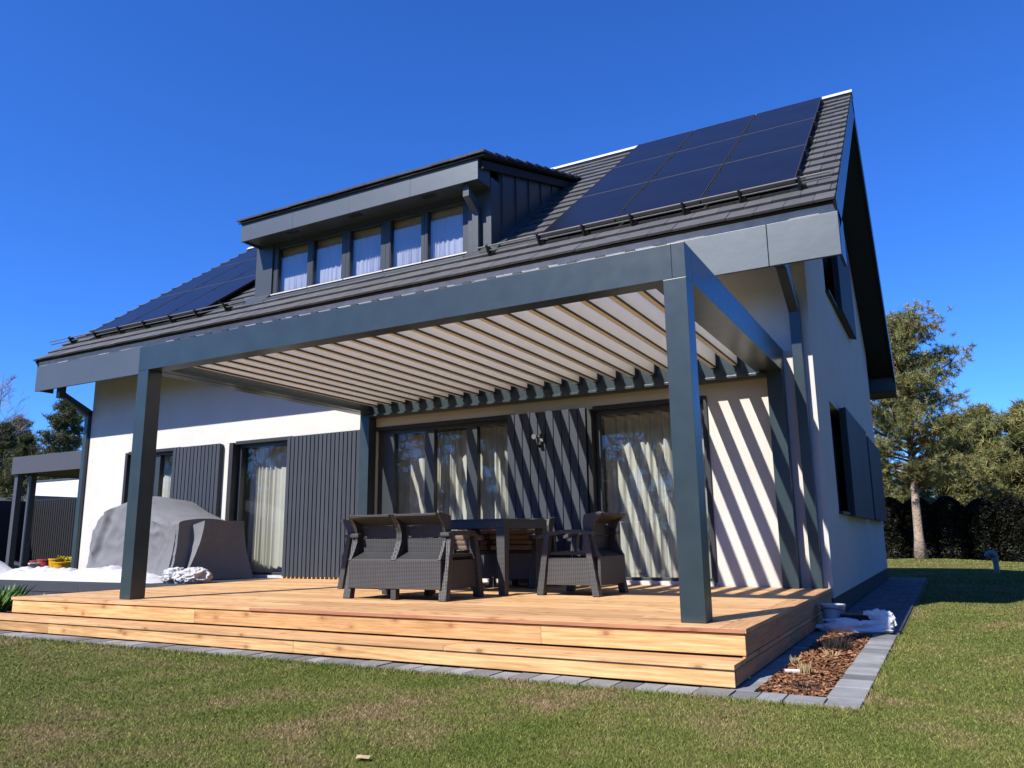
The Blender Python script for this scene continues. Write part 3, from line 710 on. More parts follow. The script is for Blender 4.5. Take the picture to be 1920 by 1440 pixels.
# ------------------------------------------------------------------ lamp and sensor on the slatted panel
W = thing('security_lamp', 'small twin-headed security lamp with pale housing on the slatted panel', 'lamp', (-3.03, 3.719, 1.80)); W.scale = (.75, .75, .75)
b = MB(); b.box(-.05, .05, -.03, 0, -.05, .05); b.build('wall_plate', 'lampw', W, bevel=.01)
for s in (-1, 1):
    b = MB(); b.tube([(0, -.03, .03), (s*.07, -.06, .05)], .012, 8); b.tube([(s*.07, -.04, .05), (s*.075, -.14, .035)], [.03, .045], 12)
    b.build('lamp_head', 'lampw' if s < 0 else 'rail', W, smooth=False)
b = MB(); b.tube([(0, -.03, -.05), (0, -.07, -.12)], [.03, .036], 12); b.build('motion_sensor', 'rail', W)

# ------------------------------------------------------------------ wicker furniture (local: back at y=0, seat faces +y)
def seat_unit(name, label, cat, Wd, seats, loc, rz, group):
    t = thing(name, label, cat, loc, rz, group); h = Wd/2; F = .68
    for sx_ in (-1, 1):
        for (yb, yt, nm) in ((0.0, .11, 'leg'), (F, F-.09, 'leg')):
            b = MB(); xo = sx_*h; xi = sx_*(h-.085); xt = sx_*(h-.014); xti = sx_*(h-.085); dd = .075 if yb == 0 else -.075
            lo = [(xo, yb), (xi, yb), (xi, yb+dd), (xo, yb+dd)]; hi = [(xt, yt), (xti, yt), (xti, yt+dd*.8), (xt, yt+dd*.8)]
            b.hexa([(x, y, 0) for x, y in lo]+[(x, y, .60) for x, y in hi]); b.build('leg', 'wicker', t, bevel=.008)
        b = MB(); n = 10; prof = []
        for i in range(n+1):
            y = .07+(F-.07)*i/n; prof.append((y, .605+.028*math.sin(math.pi*min(1, (i/n)*.9+.1))-.03*(i/n)**3))
        prof += [(y, z-.035) for y, z in reversed(prof)]
        b.prism(prof, sx_*(h-.115), sx_*(h-.015), 'x'); b.build('armrest', 'wicker', t, bevel=.006)
        b = MB(); b.prism([(.03, .10), (F-.03, .10), (F-.075, .36), (.085, .36)], sx_*(h-.035), sx_*(h-.065), 'x'); b.build('side_panel', 'wicker', t, bevel=.004)
    # back shell: lower panel, ledge, recessed panels, hood and ribs
    iw = h-.06
    b = MB(); b.box(-iw, iw, .005, .035, .10, .365); b.build('rear_panel', 'wicker', t, bevel=.004)
    b = MB(); b.box(-iw, iw, .17, .60, .387, .415); b.build('seat', 'resin', t, bevel=.006)
    b = MB(); b.box(-iw, iw, F-.08, F-.05, .10, .386); b.build('front_apron', 'wicker', t, bevel=.004)
    sw = 2*iw/seats
    for k in range(seats):
        a, c = -iw+k*sw, -iw+(k+1)*sw
        for s0, s1 in ((a, a+.032), (c-.032, c)):
            b = MB(); prof = [(.0, .366), (.05, .45), (.09, .54), (.09, .62), (.055, .70), (-.03, .79), (.0, .80), (.17, .775), (.185, .70), (.175, .60), (.20, .416), (.17, .40), (.04, .366)]
            b.prism(prof, s0, s1, 'x'); b.build('back_rib', 'wicker', t, bevel=.004)
        b = MB(); ya = .165; nseg = 8
        for j, (z0, z1) in enumerate(((.417, .565), (.572, .69))):
            vs = []; 
            for i in range(nseg+1):
                x = a+.033+(sw-.066)*i/nseg; cu = .012*math.sin(math.pi*i/nseg)
                ztp = z1 if j == 0 else z1-.022*(abs(2*i/nseg-1)**2.2)
                vs += [(x, ya+cu-(z0-.417)*.05, z0), (x, ya+cu-(ztp-.417)*.05, ztp), (x, ya+cu+.02-(ztp-.417)*.05, ztp), (x, ya+cu+.02-(z0-.417)*.05, z0)]
            fs = [(4*i+m_, 4*i+(m_+1) % 4, 4*i+4+(m_+1) % 4, 4*i+4+m_) for i in range(nseg) for m_ in range(4)]+[(3, 2, 1, 0), (4*nseg, 4*nseg+1, 4*nseg+2, 4*nseg+3)]
            b.add(vs, fs)
        b.build('back_panel', 'wicker', t)
        b = MB(); b.prism([(-.032, .772), (-.034, .792), (.168, .778), (.175, .70), (.155, .690), (.145, .70)], a+.0325, c-.0325, 'x'); b.build('back_hood', 'resin' if False else 'wicker', t, bevel=.003)
        b = MB(); b.prism([(.0355, .34), (.006, .366), (.01, .372), (.165, .438), (.168, .425)], a+.033, c-.033, 'x'); b.build('rear_ledge', 'resin', t, bevel=.002)
    if seats > 1:
        for y0 in (.015, F-.12):
            b = MB(); b.box(-.03, .03, y0, y0+.062, .0, .10); b.build('leg', 'wicker', t, bevel=.004)
    return t
G = 'wicker seats round the table'
seat_unit('garden_loveseat', 'charcoal wicker two-seat sofa seen from behind, nearest the step', 'sofa', 1.20, 2, (-3.195, .87, .001), 0, G)
seat_unit('garden_loveseat', 'charcoal wicker two-seat sofa with stacked cushions on the wall side of the table', 'sofa', 1.20, 2, (-3.25, 3.42, .001), math.pi, G)
seat_unit('garden_armchair', 'charcoal wicker armchair at the right end of the table, facing left', 'armchair', .72, 1, (-1.50, 2.21, .001), math.radians(88), G)
seat_unit('garden_armchair', 'charcoal wicker armchair at the left end of the table, half hidden by the sofa', 'armchair', .72, 1, (-4.88, 2.38, .001), math.radians(-90), G)
TB = thing('garden_table', 'square charcoal wicker dining table standing between the wicker seats', 'table', (-2.92, 2.17, .001))
hw = .475
b = MB(); b.box(-hw, hw, -hw, hw, .722, .75); b.build('tabletop', 'resin', TB, bevel=.004)
b = MB()
for x0, x1, y0, y1 in ((-hw, hw, -hw, -hw+.03), (-hw, hw, hw-.03, hw), (-hw, -hw+.03, -hw+.031, hw-.031), (hw-.03, hw, -hw+.031, hw-.031)): b.box(x0, x1, y0, y1, .655, .7215)
b.build('table_apron', 'wicker', TB, bevel=.003)
for sx_ in (-1, 1):
    for sy in (-1, 1):
        b = MB(); X, Y = sx_*hw*.998, sy*hw*.998
        b.hexa([(X, Y, 0), (X-sx_*.075, Y, 0), (X-sx_*.075, Y-sy*.075, 0), (X, Y-sy*.075, 0), (X, Y, .654), (X-sx_*.10, Y, .654), (X-sx_*.10, Y-sy*.10, .654), (X, Y-sy*.10, .654)])
        b.build('leg', 'wicker', TB, bevel=.006)
for k in range(8):
    xx = -3.52+(k % 2)*.56; lev = k//2
    b = MB(); b.box(-.25, .25, -.24, .24, 0, .055); o = b.build('seat_cushion', 'cushion', bevel=.02)
    o.location = (xx+rnd.uniform(-.015, .015), 2.96+rnd.uniform(-.02, .02), .425+.058*lev); o.rotation_euler = (0, 0, rnd.uniform(-.05, .05))
    tag(o, 'brown seat cushion on the far sofa, %s of the %s stack' % (('lowest', 'second from below', 'third from below', 'topmost')[lev], ('left', 'right')[k % 2]), 'cushion', 'stacked seat cushions')

# ------------------------------------------------------------------ draped cover, fleece sheets
import mathutils
def nz(x, y, z): return mathutils.noise.noise((x, y, z))
# cover: cross-sections along x, each wraps from front foot over the top to the back foot
secs = [(-10.62, .42, 2.70, 3.40), (-10.56, .74, 2.62, 3.45), (-10.35, .98, 2.56, 3.5), (-9.95, 1.14, 2.52, 3.55), (-9.5, 1.255, 2.50, 3.55), (-9.2, 1.19, 2.50, 3.55), (-8.85, 1.03, 2.50, 3.52), (-8.55, .93, 2.51, 3.5), (-8.38, .885, 2.52, 3.5)]
def cover_mesh():
    b = MB(); NS, NP = 90, 70; vs = []
    for i in range(NS+1):
        t = i/NS*(len(secs)-1); k = min(int(t), len(secs)-2); f = t-k
        x, top, yf, yb = [secs[k][q]*(1-f)+secs[k+1][q]*f for q in range(4)]
        for j in range(NP+1):
            s = j/NP
            if s < .42: a = s/.42; y = yf-.05*(1-a)**2+.06*a; z = .02+(top-.05)*a
            elif s < .58: a = (s-.42)/.16; y = yf+.06+(yb-yf-.12)*a; z = top-.03+.05*math.sin(math.pi*a)
            else: a = (s-.58)/.42; y = yb-.06+.11*a; z = (top-.03)*(1-a)+.02
            wgt = min(1, 6*s, 6*(1-s))
            r1 = 1-min(1, 5*abs(nz(x*1.3+z*1.0, z*2.2-x*.5, 7.)))     # creases: narrow ridges along noise zero lines
            r2 = 1-min(1, 6*abs(nz(x*2.6-z*1.6, z*3.4+x, 2.)))
            r3 = 1-min(1, 7*abs(nz(x*5+z, z*5.5-x*2, 5.)))
            seam = .02*math.exp(-((x+9.05+.1*z)**2)/.0006)
            fold = .045*math.exp(-((x+10.35-.35*(z-.3))**2)/.006)*min(1, z*2)-.03*math.exp(-((x+10.22-.35*(z-.3))**2)/.004)
            out = .024*r1**2+.014*r2**2+.008*r3+seam+fold+.05*nz(x*1.2, z*1.2, 9.)
            sgn = -1 if s < .5 else 1
            vs.append((x, y+sgn*out*wgt, z+(.012*r2+.02*nz(x*2, y*2, 3.))*(1 if .4 < s < .6 else 0)))
    fs = [(i*(NP+1)+j, i*(NP+1)+j+1, (i+1)*(NP+1)+j+1, (i+1)*(NP+1)+j) for i in range(NS) for j in range(NP)]
    fs.append(tuple(range(NP, -1, -1))); fs.append(tuple(NS*(NP+1)+j for j in range(NP+1)))
    b.add(vs, fs, .5); return b
CV = thing('furniture_cover', 'grey cloth cover draped over bulky garden furniture on the dark deck', 'cover', (-9.2, 3.1, 0))
o = cover_mesh().build('draped_cloth', 'cover', CV, sharp=.7); o.location = (9.2, -3.1, 0)
top_ = [(-8.60, 2.54, .86), (-8.42, 2.54, .74), (-8.38, 2.78, .80), (-8.13, 2.80, .865), (-8.06, 3.48, .865), (-8.60, 3.48, .87)]
bot_ = [(-8.70, 2.46, .01), (-8.46, 2.44, .01), (-8.44, 2.72, .01), (-8.28, 2.60, .01), (-7.90, 3.58, .01), (-8.70, 3.56, .01)]
b = MB(); NR, NE = 26, 14; vs = []
for r_ in range(NR+1):
    t = r_/NR; fl = t**1.0+.22*math.sin(math.pi*t)*(-1)       # sides sag inward, hem flares out
    ring = [Vector(tuple(bb[q]*(1-t)+tt[q]*t if q == 2 else tt[q]+(bb[q]-tt[q])*(1-t)**1.7 for q in range(3))) for bb, tt in zip(bot_, top_)]
    for i in range(6):
        A_, B_ = ring[i], ring[(i+1) % 6]
        for k in range(NE):
            p = A_.lerp(B_, k/NE); w_ = math.sin(math.pi*t)
            r1 = 1-min(1, 5*abs(nz(p.x*2+3, p.y*2+p.z, p.z*1.5+4))); q_ = (.018*r1**2+.03*nz(p.x*2, p.y*2, p.z*1.4))*w_
            vs.append((p.x+q_, p.y-q_*.5, p.z))
R6 = 6*NE; fs = [(j*R6+i, j*R6+(i+1) % R6, (j+1)*R6+(i+1) % R6, (j+1)*R6+i) for j in range(NR) for i in range(R6)]+[tuple(NR*R6+i for i in range(R6))]
b.add(vs, fs, .5); o = b.build('boxy_end', 'cover', CV, sharp=.6); o.location = (9.2, -3.1, 0)
def heightmesh(name, x0, x1, y0, y1, nx, ny, fn, m):
    b = MB(); vs = [fn(i/nx, j/ny) for j in range(ny+1) for i in range(nx+1)]
    b.add(vs, [(j*(nx+1)+i, j*(nx+1)+i+1, (j+1)*(nx+1)+i+1, (j+1)*(nx+1)+i) for j in range(ny) for i in range(nx)], .5)
    return b.build(name, m, smooth=True)
def sheet(name, label, x0, x1, y0, y1, hfn, nx=80, ny=16):
    def fn(u, v):
        x = x0+(x1-x0)*u; y = y0+(y1-y0)*v+.02*nz(x*2, 0, 3); e = min(u, 1-u, v, 1-v)
        z = .004+hfn(x, y)*min(1, e*6)
        return (x, y, z)
    return tag(heightmesh(name, x0, x1, y0, y1, nx, ny, fn, 'sheet'), label, 'sheet')
sheet('fleece_sheet', 'long white fleece sheet spread along the edge of the dark deck', -12.6, -8.25, 2.08, 2.72, lambda x, y: (.085+.10*(nz(x*.9, y*.8, 7)+.35)+.07*abs(nz(x*2.6, y*4, 0))+.05*abs(nz(x*6, y*8, 3)))*math.sin(math.pi*min(1, max(0, (y-2.03)/.74)))**.6*(1+.05*(-x-8)), 160, 24)
sheet('fleece_sheet', 'white fleece heaped at the far left end of the dark deck', -16.8, -12.4, 2.10, 2.9, lambda x, y: .10+.12*abs(nz(x*1.6, y*2, 9))+.03*abs(nz(x*6, y*7, 4))+.34*math.exp(-((x+13.7)**2)/.4-((y-2.5)**2)/.09), 130, 24)
def crumple(name, label, c, r, m='sheet', cat='sheet', seed=0, amp=.35, disp=5.):
    bm = bmesh.new(); bmesh.ops.create_icosphere(bm, subdivisions=6, radius=.9)
    for v in bm.verts:
        p = v.co.copy(); k = 1+amp*nz(p.x*1.7+seed, p.y*1.7, p.z*1.7)+.22*(1-min(1, 3.5*abs(nz(p.x*1.6+seed, p.y*1.6, p.z*1.6))))+.10*(1-min(1, 4*abs(nz(p.x*3.3, p.y*3.3+seed, p.z*3.3))))+.045*(1-min(1, 4*abs(nz(p.x*7, p.y*7+seed, p.z*7))))
        v.co = Vector((p.x*r[0]*k, p.y*r[1]*k, max(-.9*r[2], p.z*r[2]*k)))
    me = bpy.data.meshes.new(name); bm.to_mesh(me); bm.free(); me.shade_smooth(); me.materials.append(MT[m])
    o = bpy.data.objects.new(name, me); COL.objects.link(o); o.location = c
    return tag(o, label, cat)
crumple('crumpled_fleece', 'crumpled white fleece bundle in front of the covered furniture', (-8.12, 2.36, .085), (.24, .16, .11), seed=1)
crumple('crumpled_fleece', 'rounder crumpled white fleece bundle at the corner where both decks meet', (-7.78, 2.40, .085), (.22, .2, .115), seed=5)

# ------------------------------------------------------------------ bed end: bucket, sheeting, tray, tufts
B = thing('paint_bucket', 'white plastic bucket standing behind the crumpled sheeting by the deck corner', 'bucket', (.42, 2.78, -.30))
b = MB(); n = 24; prof = [(.085, 0), (.105, .20), (.112, .202), (.112, .222), (.100, .222), (.095, .20), (.08, .012)]
vs = [(r*math.cos(2*math.pi*k/n), r*math.sin(2*math.pi*k/n), z) for r, z in prof for k in range(n)]
fs = [(i*n+k, i*n+(k+1) % n, (i+1)*n+(k+1) % n, (i+1)*n+k) for i in range(len(prof)-1) for k in range(n)]+[tuple(range(n)), tuple((len(prof)-1)*n+k for k in range(n))]
b.add(vs, fs, .8); b.build('bucket_body', 'bucket', B, smooth=False)
b = MB(); b.tube([(.114*math.cos(a_), .114*math.sin(a_)-.0, .16+.0*a_-.03*math.sin(a_)) for a_ in [math.pi+math.pi*i/10 for i in range(11)]], .003, 6); b.build('bucket_handle', 'rail', B)
crumple('crumpled_sheeting', 'crumpled white sheeting piled low across the end of the bark bed', (.60, 2.62, -.255), (.30, .09, .065), 'plastic', seed=9, amp=.6)
crumple('crumpled_sheeting', 'upright peak of crumpled white sheeting beside the right paving edge', (.80, 2.68, -.235), (.13, .08, .12), 'plastic', seed=14, amp=.8, disp=4)
TR = MB(); TR.hexa([(-.13, -.08, 0), (.13, -.08, 0), (.13, .08, 0), (-.13, .08, 0), (-.15, -.1, .07), (.15, -.1, .07), (.15, .1, .07), (-.15, .1, .07)])
tag(TR.build('plant_tray', 'rail', bevel=.006, loc=(.64, 2.74, -.225)), 'dark plastic tray lying on the crumpled white sheeting', 'tray')
def tuft(name, label, cat, loc, n, r, h, m, spread=.6, wd=.003, seed=1):
    q = random.Random(seed); b = MB()
    for _ in range(n):
        a_ = q.uniform(0, 6.28); rr = r*math.sqrt(q.random()); x, y = rr*math.cos(a_), rr*math.sin(a_); hh = h*q.uniform(.5, 1)
        tx, ty = x+math.cos(a_)*spread*hh*q.random(), y+math.sin(a_)*spread*hh*q.random(); w_ = wd*q.uniform(.7, 1.3); p = q.uniform(0, 3.14); cx, sx2 = math.cos(p)*w_, math.sin(p)*w_
        mx, my = (x*.6+tx*.4), (y*.6+ty*.4)
        b.add([(x-cx, y-sx2, 0), (x+cx, y+sx2, 0), (mx+cx, my+sx2, hh*.6), (mx-cx, my-sx2, hh*.6), (tx, ty, hh)], [(0, 1, 2, 3), (3, 2, 4)], q.random())
    return tag(b.build(name, m, loc=loc), label, cat)
tuft('grass_tuft', 'cut back straw coloured grass tuft beside the white marker', 'tuft', (.545, .24, -.31), 70, .04, .085, 'straw', .35, seed=2)
tuft('grass_tuft', 'small dry grass tuft at the shaded edge of the bark bed', 'tuft', (.42, .62, -.31), 40, .03, .06, 'straw', .9, seed=4)
tuft('grass_tuft', 'thin dry grass tuft near the dark shrub in the bark bed', 'tuft', (.60, 1.05, -.31), 40, .04, .06, 'straw', 1.2, seed=5)
tuft('low_shrub', 'low black leafless shrub in the middle of the bark bed', 'shrub', (.60, 1.45, -.31), 300, .09, .11, 'twig', .9, .0025, seed=6)
tuft('low_shrub', 'flat dark twiggy shrub at the front end of the bark bed', 'shrub', (.62, -.25, -.31), 200, .07, .035, 'twig', 1.4, .0025, seed=8)
b = MB(); b.box(-.045, .045, -.012, .012, 0, .012); o = b.build('plant_marker', 'paper', loc=(.475, .20, -.292)); o.rotation_euler = (.2, 0, .3)
tag(o, 'white plastic strip lying in the bark bed', 'marker')
# lilies at the left end of the deck
for k, (x, y, h, lab) in enumerate(((-9.75, .95, .36, 'tallest bright green lily clump left of the timber deck'), (-9.30, .55, .30, 'green lily clump nearest the left end of the timber deck'), (-10.3, .7, .34, 'green lily clump at the left edge of the photo'), (-9.05, .95, .24, 'smaller green lily clump between the two decks'), (-9.75,.3,.26,'low green lily clump in front of the taller ones'))):
    tuft('lily_clump', lab, 'plant', (x, y, -.31), 230, .17, h, 'leaf', .9, .019, seed=20+k)['group'] = 'lily clumps'
tuft('sprout', 'tiny green sprout in the gap between the two decks', 'plant', (-7.62, 1.72, -.31), 26, .05, .36, 'leaf', .5, .006, seed=31)
tuft('sprout', 'thin pale sprout in front of the dark deck board', 'plant', (-8.2, 1.0, -.31), 9, .03, .40, 'leaf', .5, .004, seed=33)

# ------------------------------------------------------------------ vent pipe
VP = thing('vent_pipe', 'grey hooked vent pipe standing in the lawn before the hedge', 'pipe', (2.26, 15.2, GZ))
b = MB(); b.tube([(0, 0, 0), (0, 0, .34)], .055, 16); b.build('riser_pipe', 'pipe', VP)
b = MB(); b.tube([(0, 0, .30)]+[(-.07+.07*math.cos(t), 0, .36+.07*math.sin(t)) for t in [math.pi*i/8 for i in range(9)]]+[(-.14, 0, .30)], .062, 16, cap=False); b.build('pipe_elbow', 'pipe', VP, smooth=True)
b = MB(); b.tube([(0, 0, .23), (0, 0, .30)], .066, 16); b.build('pipe_collar', 'pipe', VP)

# ------------------------------------------------------------------ trees
def needles(C, r, k, wdt, seed, up_bias=.25):
    g_ = np.random.default_rng(seed); n = len(C); dirs = g_.normal(size=(n, k, 3)); dirs[..., 2] += up_bias
    dirs /= np.linalg.norm(dirs, axis=2)[..., None]
    rr = (np.asarray(r).reshape(-1, 1, 1) if hasattr(r, '__len__') else r)*g_.uniform(.55, 1.1, (n, k, 1))
    s = np.cross(dirs, g_.normal(size=(n, k, 3))); s /= np.linalg.norm(s, axis=2)[..., None]
    c = C[:, None, :]+dirs*rr*.1
    V = np.stack([c-s*wdt, c+s*wdt, c+dirs*rr], 2).reshape(-1, 3)
    tone = np.repeat(g_.random(n)*.8, k)+g_.random(n*k)*.2
    return V, np.arange(len(V)).reshape(-1, 3), tone
def pine(name, label, loc, Ht, R, z0, seed, m='pine', group=None, nl=60, per=26, k=16, tr=.13, tuftr=.2, wdt=.012, lean=(0, 0), prof=None, trunkm='bark'):
    q = random.Random(seed); t = thing(name, label, 'tree', loc, 0, group)
    b = MB(); P = []; rad = []
    for i in range(11):
        f = i/10; P.append((lean[0]*f+.05*math.sin(f*5+seed), lean[1]*f+.05*math.cos(f*4+seed), Ht*.97*f)); rad.append(tr*(1-f*.88)+(.06*tr/.13 if i == 0 else 0))
    b.tube(P, rad, 12, .5)
    def trunk(z): f = z/(Ht*.97)*10; i = min(int(f), 9); f -= i; return Vector(P[i])*(1-f)+Vector(P[i+1])*f
    lb = MB(); C = []; 
    if prof is None: prof = lambda u: (1-u)**.75*(.55+.45*min(1, u*5))
    for li in range(nl):
        u = (li+q.random())/nl; z = z0+(Ht-z0)*u; a_ = li*2.4+q.uniform(-.5, .5)
        Ln = R*prof(u)*q.uniform(.55, 1.15); el = .05+.75*u+q.uniform(-.15, .2)
        o_ = trunk(min(z, Ht*.95)); d_ = Vector((math.cos(a_)*math.cos(el), math.sin(a_)*math.cos(el), math.sin(el)))
        pts = [o_]; cur = o_.copy(); dd = d_.copy()
        for s in range(4):
            dd = (dd+Vector((q.uniform(-.25, .25), q.uniform(-.25, .25), q.uniform(-.05, .22)))).normalized(); cur = cur+dd*Ln/4; pts.append(cur.copy())
        lb.tube(pts, [.022*Ln+.01, .016*Ln+.008, .012*Ln+.005, .007*Ln+.004, .004], 5, q.random(), cap=False)
        for c in range(int(per*(.4+Ln/R))):
            f = .28+.72*q.random()**.7; i = min(int(f*4), 3); g_ = f*4-i; p = pts[i]*(1-g_)+pts[i+1]*g_
            sp = .26*Ln*(1.1-.5*f)+.08
            C.append((p.x+q.gauss(0, sp*.7), p.y+q.gauss(0, sp*.7), p.z+abs(q.gauss(0, sp*.17))-.02))
    for c in range(int(per*1.2)):
        f = q.random(); p = trunk(Ht*.93); C.append((p.x+q.gauss(0, .12), p.y+q.gauss(0, .12), Ht*(.93+.09*f)))
    b.build('trunk', trunkm, t, smooth=True); lb.build('branches', 'barkr', t, smooth=True)
    V, F, tone = needles(np.array(C), tuftr, k, wdt, seed)
    npmesh('crown', V, F, tone, m, t)
    return t
BZ = GZ+.13
def pr_big(u):
    return (.45+.55*min(1, u*3.2))*(1-.30*u)*(1 if u < .82 else max(.30, 1-(u-.82)*3.6))
pine('pine_tree', 'tall pine with bare greyish lower trunk standing in front of the hedge', (.72, 20.0, BZ), 6.65, 2.35, 1.95, 5, nl=92, per=46, k=22, tr=.135, tuftr=.165, wdt=.0095, prof=pr_big, lean=(-.12, 0))
G2 = 'pines beyond the hedge'
p1 = pine('pine_tree', 'bushy pine just behind the hedge right of the tall pine', (3.9, 25.5, GZ), 5.0, 2.4, .4, 9, 'pineb', G2, nl=70, per=44, k=13, tuftr=.25, wdt=.018, tr=.15)
spots = [(6.6, 27, 1.04, 1.1, 'tall bushy pine behind the hedge at the right edge of the photo'), (1.9, 28, .98, 2.3, 'bushy pine behind the hedge directly beside the tall pine trunk'), (-.9, 27, .85, 3.4, 'bushy pine mostly hidden by the rear corner of the house'), (5.2, 31, 1.15, 4.2, 'pale pine standing behind the two nearest bushy pines'), (9.0, 30, 1.2, .6, 'bushy pine beyond the right edge of the photo'), (3.0, 33, 1.2, 5.3, 'farthest pine between the tall pine and the bushy pines'), (8.2,35,1.35,2.9,'far tall pine right of the bushy pines'), (.6, 24.5, .62, 1.9, 'low bushy pine right behind the hedge at the tall pine trunk'), (-2.2, 25, .7, 4.9, 'low bushy pine behind the left end of the hedge')]
for x, y, s, rz, lab in spots:
    c = copy_tree(p1); c.location = (x, y, GZ); c.scale = (s, s, s); c.rotation_euler = (0, 0, rz); c['label'] = lab
# left: pines and a bare birch beyond the carport
G3 = 'pines beyond the carport'
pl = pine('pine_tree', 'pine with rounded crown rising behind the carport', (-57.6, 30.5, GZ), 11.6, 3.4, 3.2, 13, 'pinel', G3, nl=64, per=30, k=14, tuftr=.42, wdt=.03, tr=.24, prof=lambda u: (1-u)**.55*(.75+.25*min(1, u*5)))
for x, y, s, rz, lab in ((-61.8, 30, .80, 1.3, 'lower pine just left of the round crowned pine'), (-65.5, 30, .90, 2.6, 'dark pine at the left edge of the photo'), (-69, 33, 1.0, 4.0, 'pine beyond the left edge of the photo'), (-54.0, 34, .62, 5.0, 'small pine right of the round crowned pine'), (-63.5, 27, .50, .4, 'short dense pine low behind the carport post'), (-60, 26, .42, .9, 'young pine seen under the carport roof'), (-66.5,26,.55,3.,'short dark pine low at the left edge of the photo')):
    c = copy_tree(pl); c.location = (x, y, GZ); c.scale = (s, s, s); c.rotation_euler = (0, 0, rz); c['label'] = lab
def birch(name, label, loc, Ht, seed):
    q = random.Random(seed); t = thing(name, label, 'tree', loc); b = MB(); b.tube([(0, 0, 0), (.1, 0, Ht*.5), (0, .1, Ht)], [.16, .09, .01], 8); b.build('trunk', 'birch', t)
    tw = MB()
    def grow(p, d, L_, r, dep):
        e = p+d*L_; tw.tube([p, (p+e)/2+Vector((q.uniform(-.05, .05),)*3)*L_, e], [r, r*.8, r*.6], 3, q.random(), cap=False)
        if dep == 0: return
        for _ in range(4 if dep > 1 else 5):
            nd = (d+Vector((q.gauss(0, .45), q.gauss(0, .45), q.gauss(.05, .35)))).normalized(); grow(p+d*L_*q.uniform(.4, 1), nd, L_*q.uniform(.5, .75), r*.6, dep-1)
    for i in range(26):
        z = Ht*(.25+.7*i/26); a_ = i*2.4; grow(Vector((0, 0, z)), Vector((math.cos(a_)*.7, math.sin(a_)*.7, .7)).normalized(), (Ht-z)*.22+.6, .03, 3)
    tw.build('branches', 'birch', t); return t
birch('birch_tree', 'bare pinkish birch rising at the left edge of the photo', (-66.6, 30, GZ), 15.2, 3)
# thuja hedge
def thuja(label, loc, seed, group):
    g_ = np.random.default_rng(seed); t = thing('thuja', label, 'tree', loc, 0, group)
    b = MB(); b.tube([(0, 0, 0), (0, 0, 1.6)], [.05, .02], 8); b.build('trunk', 'bark', t)
    n = 12000; u = g_.random(n)**.85; a_ = g_.uniform(0, 2*np.pi, n)
    Rr = .44*np.minimum(1, ((1-u)*5.5)**.5)*(.85+.15*np.minimum(1, u*6))*(1+.10*np.sin(a_*3+u*9)+.07*np.sin(a_*7-u*21)); Rr = Rr*g_.uniform(.68, 1.03, n)
    C = np.stack([Rr*np.cos(a_), Rr*np.sin(a_), .04+1.86*u], 1)
    V = rand_rects(C, g_.uniform(.02, .045, n), g_.uniform(.008, .018, n), 1.2)
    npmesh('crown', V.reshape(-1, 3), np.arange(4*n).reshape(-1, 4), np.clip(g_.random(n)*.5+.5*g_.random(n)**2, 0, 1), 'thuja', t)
    return t
th0 = None; G4 = 'thujas of the clipped hedge'
for i in range(17):
    x = -3.3+i*.80+rnd.uniform(-.05, .05); y = 21.6+rnd.uniform(-.08, .08)
    lab = 'dark clipped thuja in the hedge, number %d from the left' % (i+1)
    if i < 5: lab = ['dark thuja at the hedge start, hidden by the house', 'dark thuja behind the rear house corner', 'dark thuja just right of the house wall', 'dark thuja left of the pine trunk', 'dark thuja directly behind the pine trunk'][i]
    else: lab = '%s dark columnar thuja right of the pine trunk' % ['first', 'second', 'third', 'fourth', 'fifth', 'sixth', 'seventh', 'eighth', 'ninth', 'tenth', 'eleventh', 'twelfth'][i-5]
    if th0 is None: th0 = thuja(lab, (x, y, GZ), 3, G4); c = th0
    else:
        c = copy_tree(th0); c['label'] = lab
    c.location = (x, y, GZ); s = rnd.uniform(.96, 1.06); c.scale = (s*1.0, s, rnd.uniform(.97, 1.04)); c.rotation_euler = (0, 0, rnd.uniform(0, 6))

# ------------------------------------------------------------------ left background
CP = thing('carport', 'flat roofed dark grey carport behind the left corner of the house', 'carport', (-20, 7, GZ))
cp = (20, -7, -GZ)
def cpp(b, name, m): o = b.build(name, m, CP, bevel=.004); o.location = cp
b = MB(); b.box(-20.9, -13.2, 6.9, 6.96, 2.43, 2.90); b.box(-20.9, -20.84, 6.961, 11.0, 2.43, 2.90); cpp(b, 'roof_fascia', 'carport')
b = MB(); b.box(-20.83, -13.2, 6.961, 11.0, 2.46, 2.86); cpp(b, 'roof_slab', 'black')
for x, y in ((-20.85, 6.98), (-20.85, 7.35), (-20.85, 10.8), (-15, 10.8)):
    b = MB(); b.box(x, x+.15, y, y+.15, GZ, 2.455); cpp(b, 'post', 'carport')
FN = thing('slat_fence', 'black vertical slat screen beneath the carport roof', 'fence', (-24, 11.2, GZ))
b = MB(); x = -27.6
while x < -15: b.box(x+24, x+24+.085, 0, .03, .12, 2.38); x += .125
b.build('slats', 'slat', FN)
b = MB(); b.box(-3.6, 9, .031, .08, .55, .65); b.box(-3.6, 9, .031, .08, 1.95, 2.05); b.box(-3.6, 9, -.005, .03, 2.381, 2.43); b.build('fence_rail', 'slat', FN)
b = MB(); b.box(0, .06, 0, 3.6, .1, 2.38); b.build('side_screen', 'slat', FN).location = (-3.66, -3.6, 0)
NB = thing('neighbour_house', 'white flat roofed neighbouring house glimpsed under the carport roof', 'house', (-45, 25, GZ))
b = MB(); b.box(-6.7, 6, 0, 8, 0, 4.9); b.build('wall', 'nwall', NB)
b = MB(); b.box(-6.75, 6.05, -.05, 8.05, 4.901, 5.0); b.build('roof_edge', 'carport', NB)
b = MB(); b.box(-6.0, 1.6, -4.5, -.01, 3.0, 3.55); b.build('porch_roof', 'carport', NB)
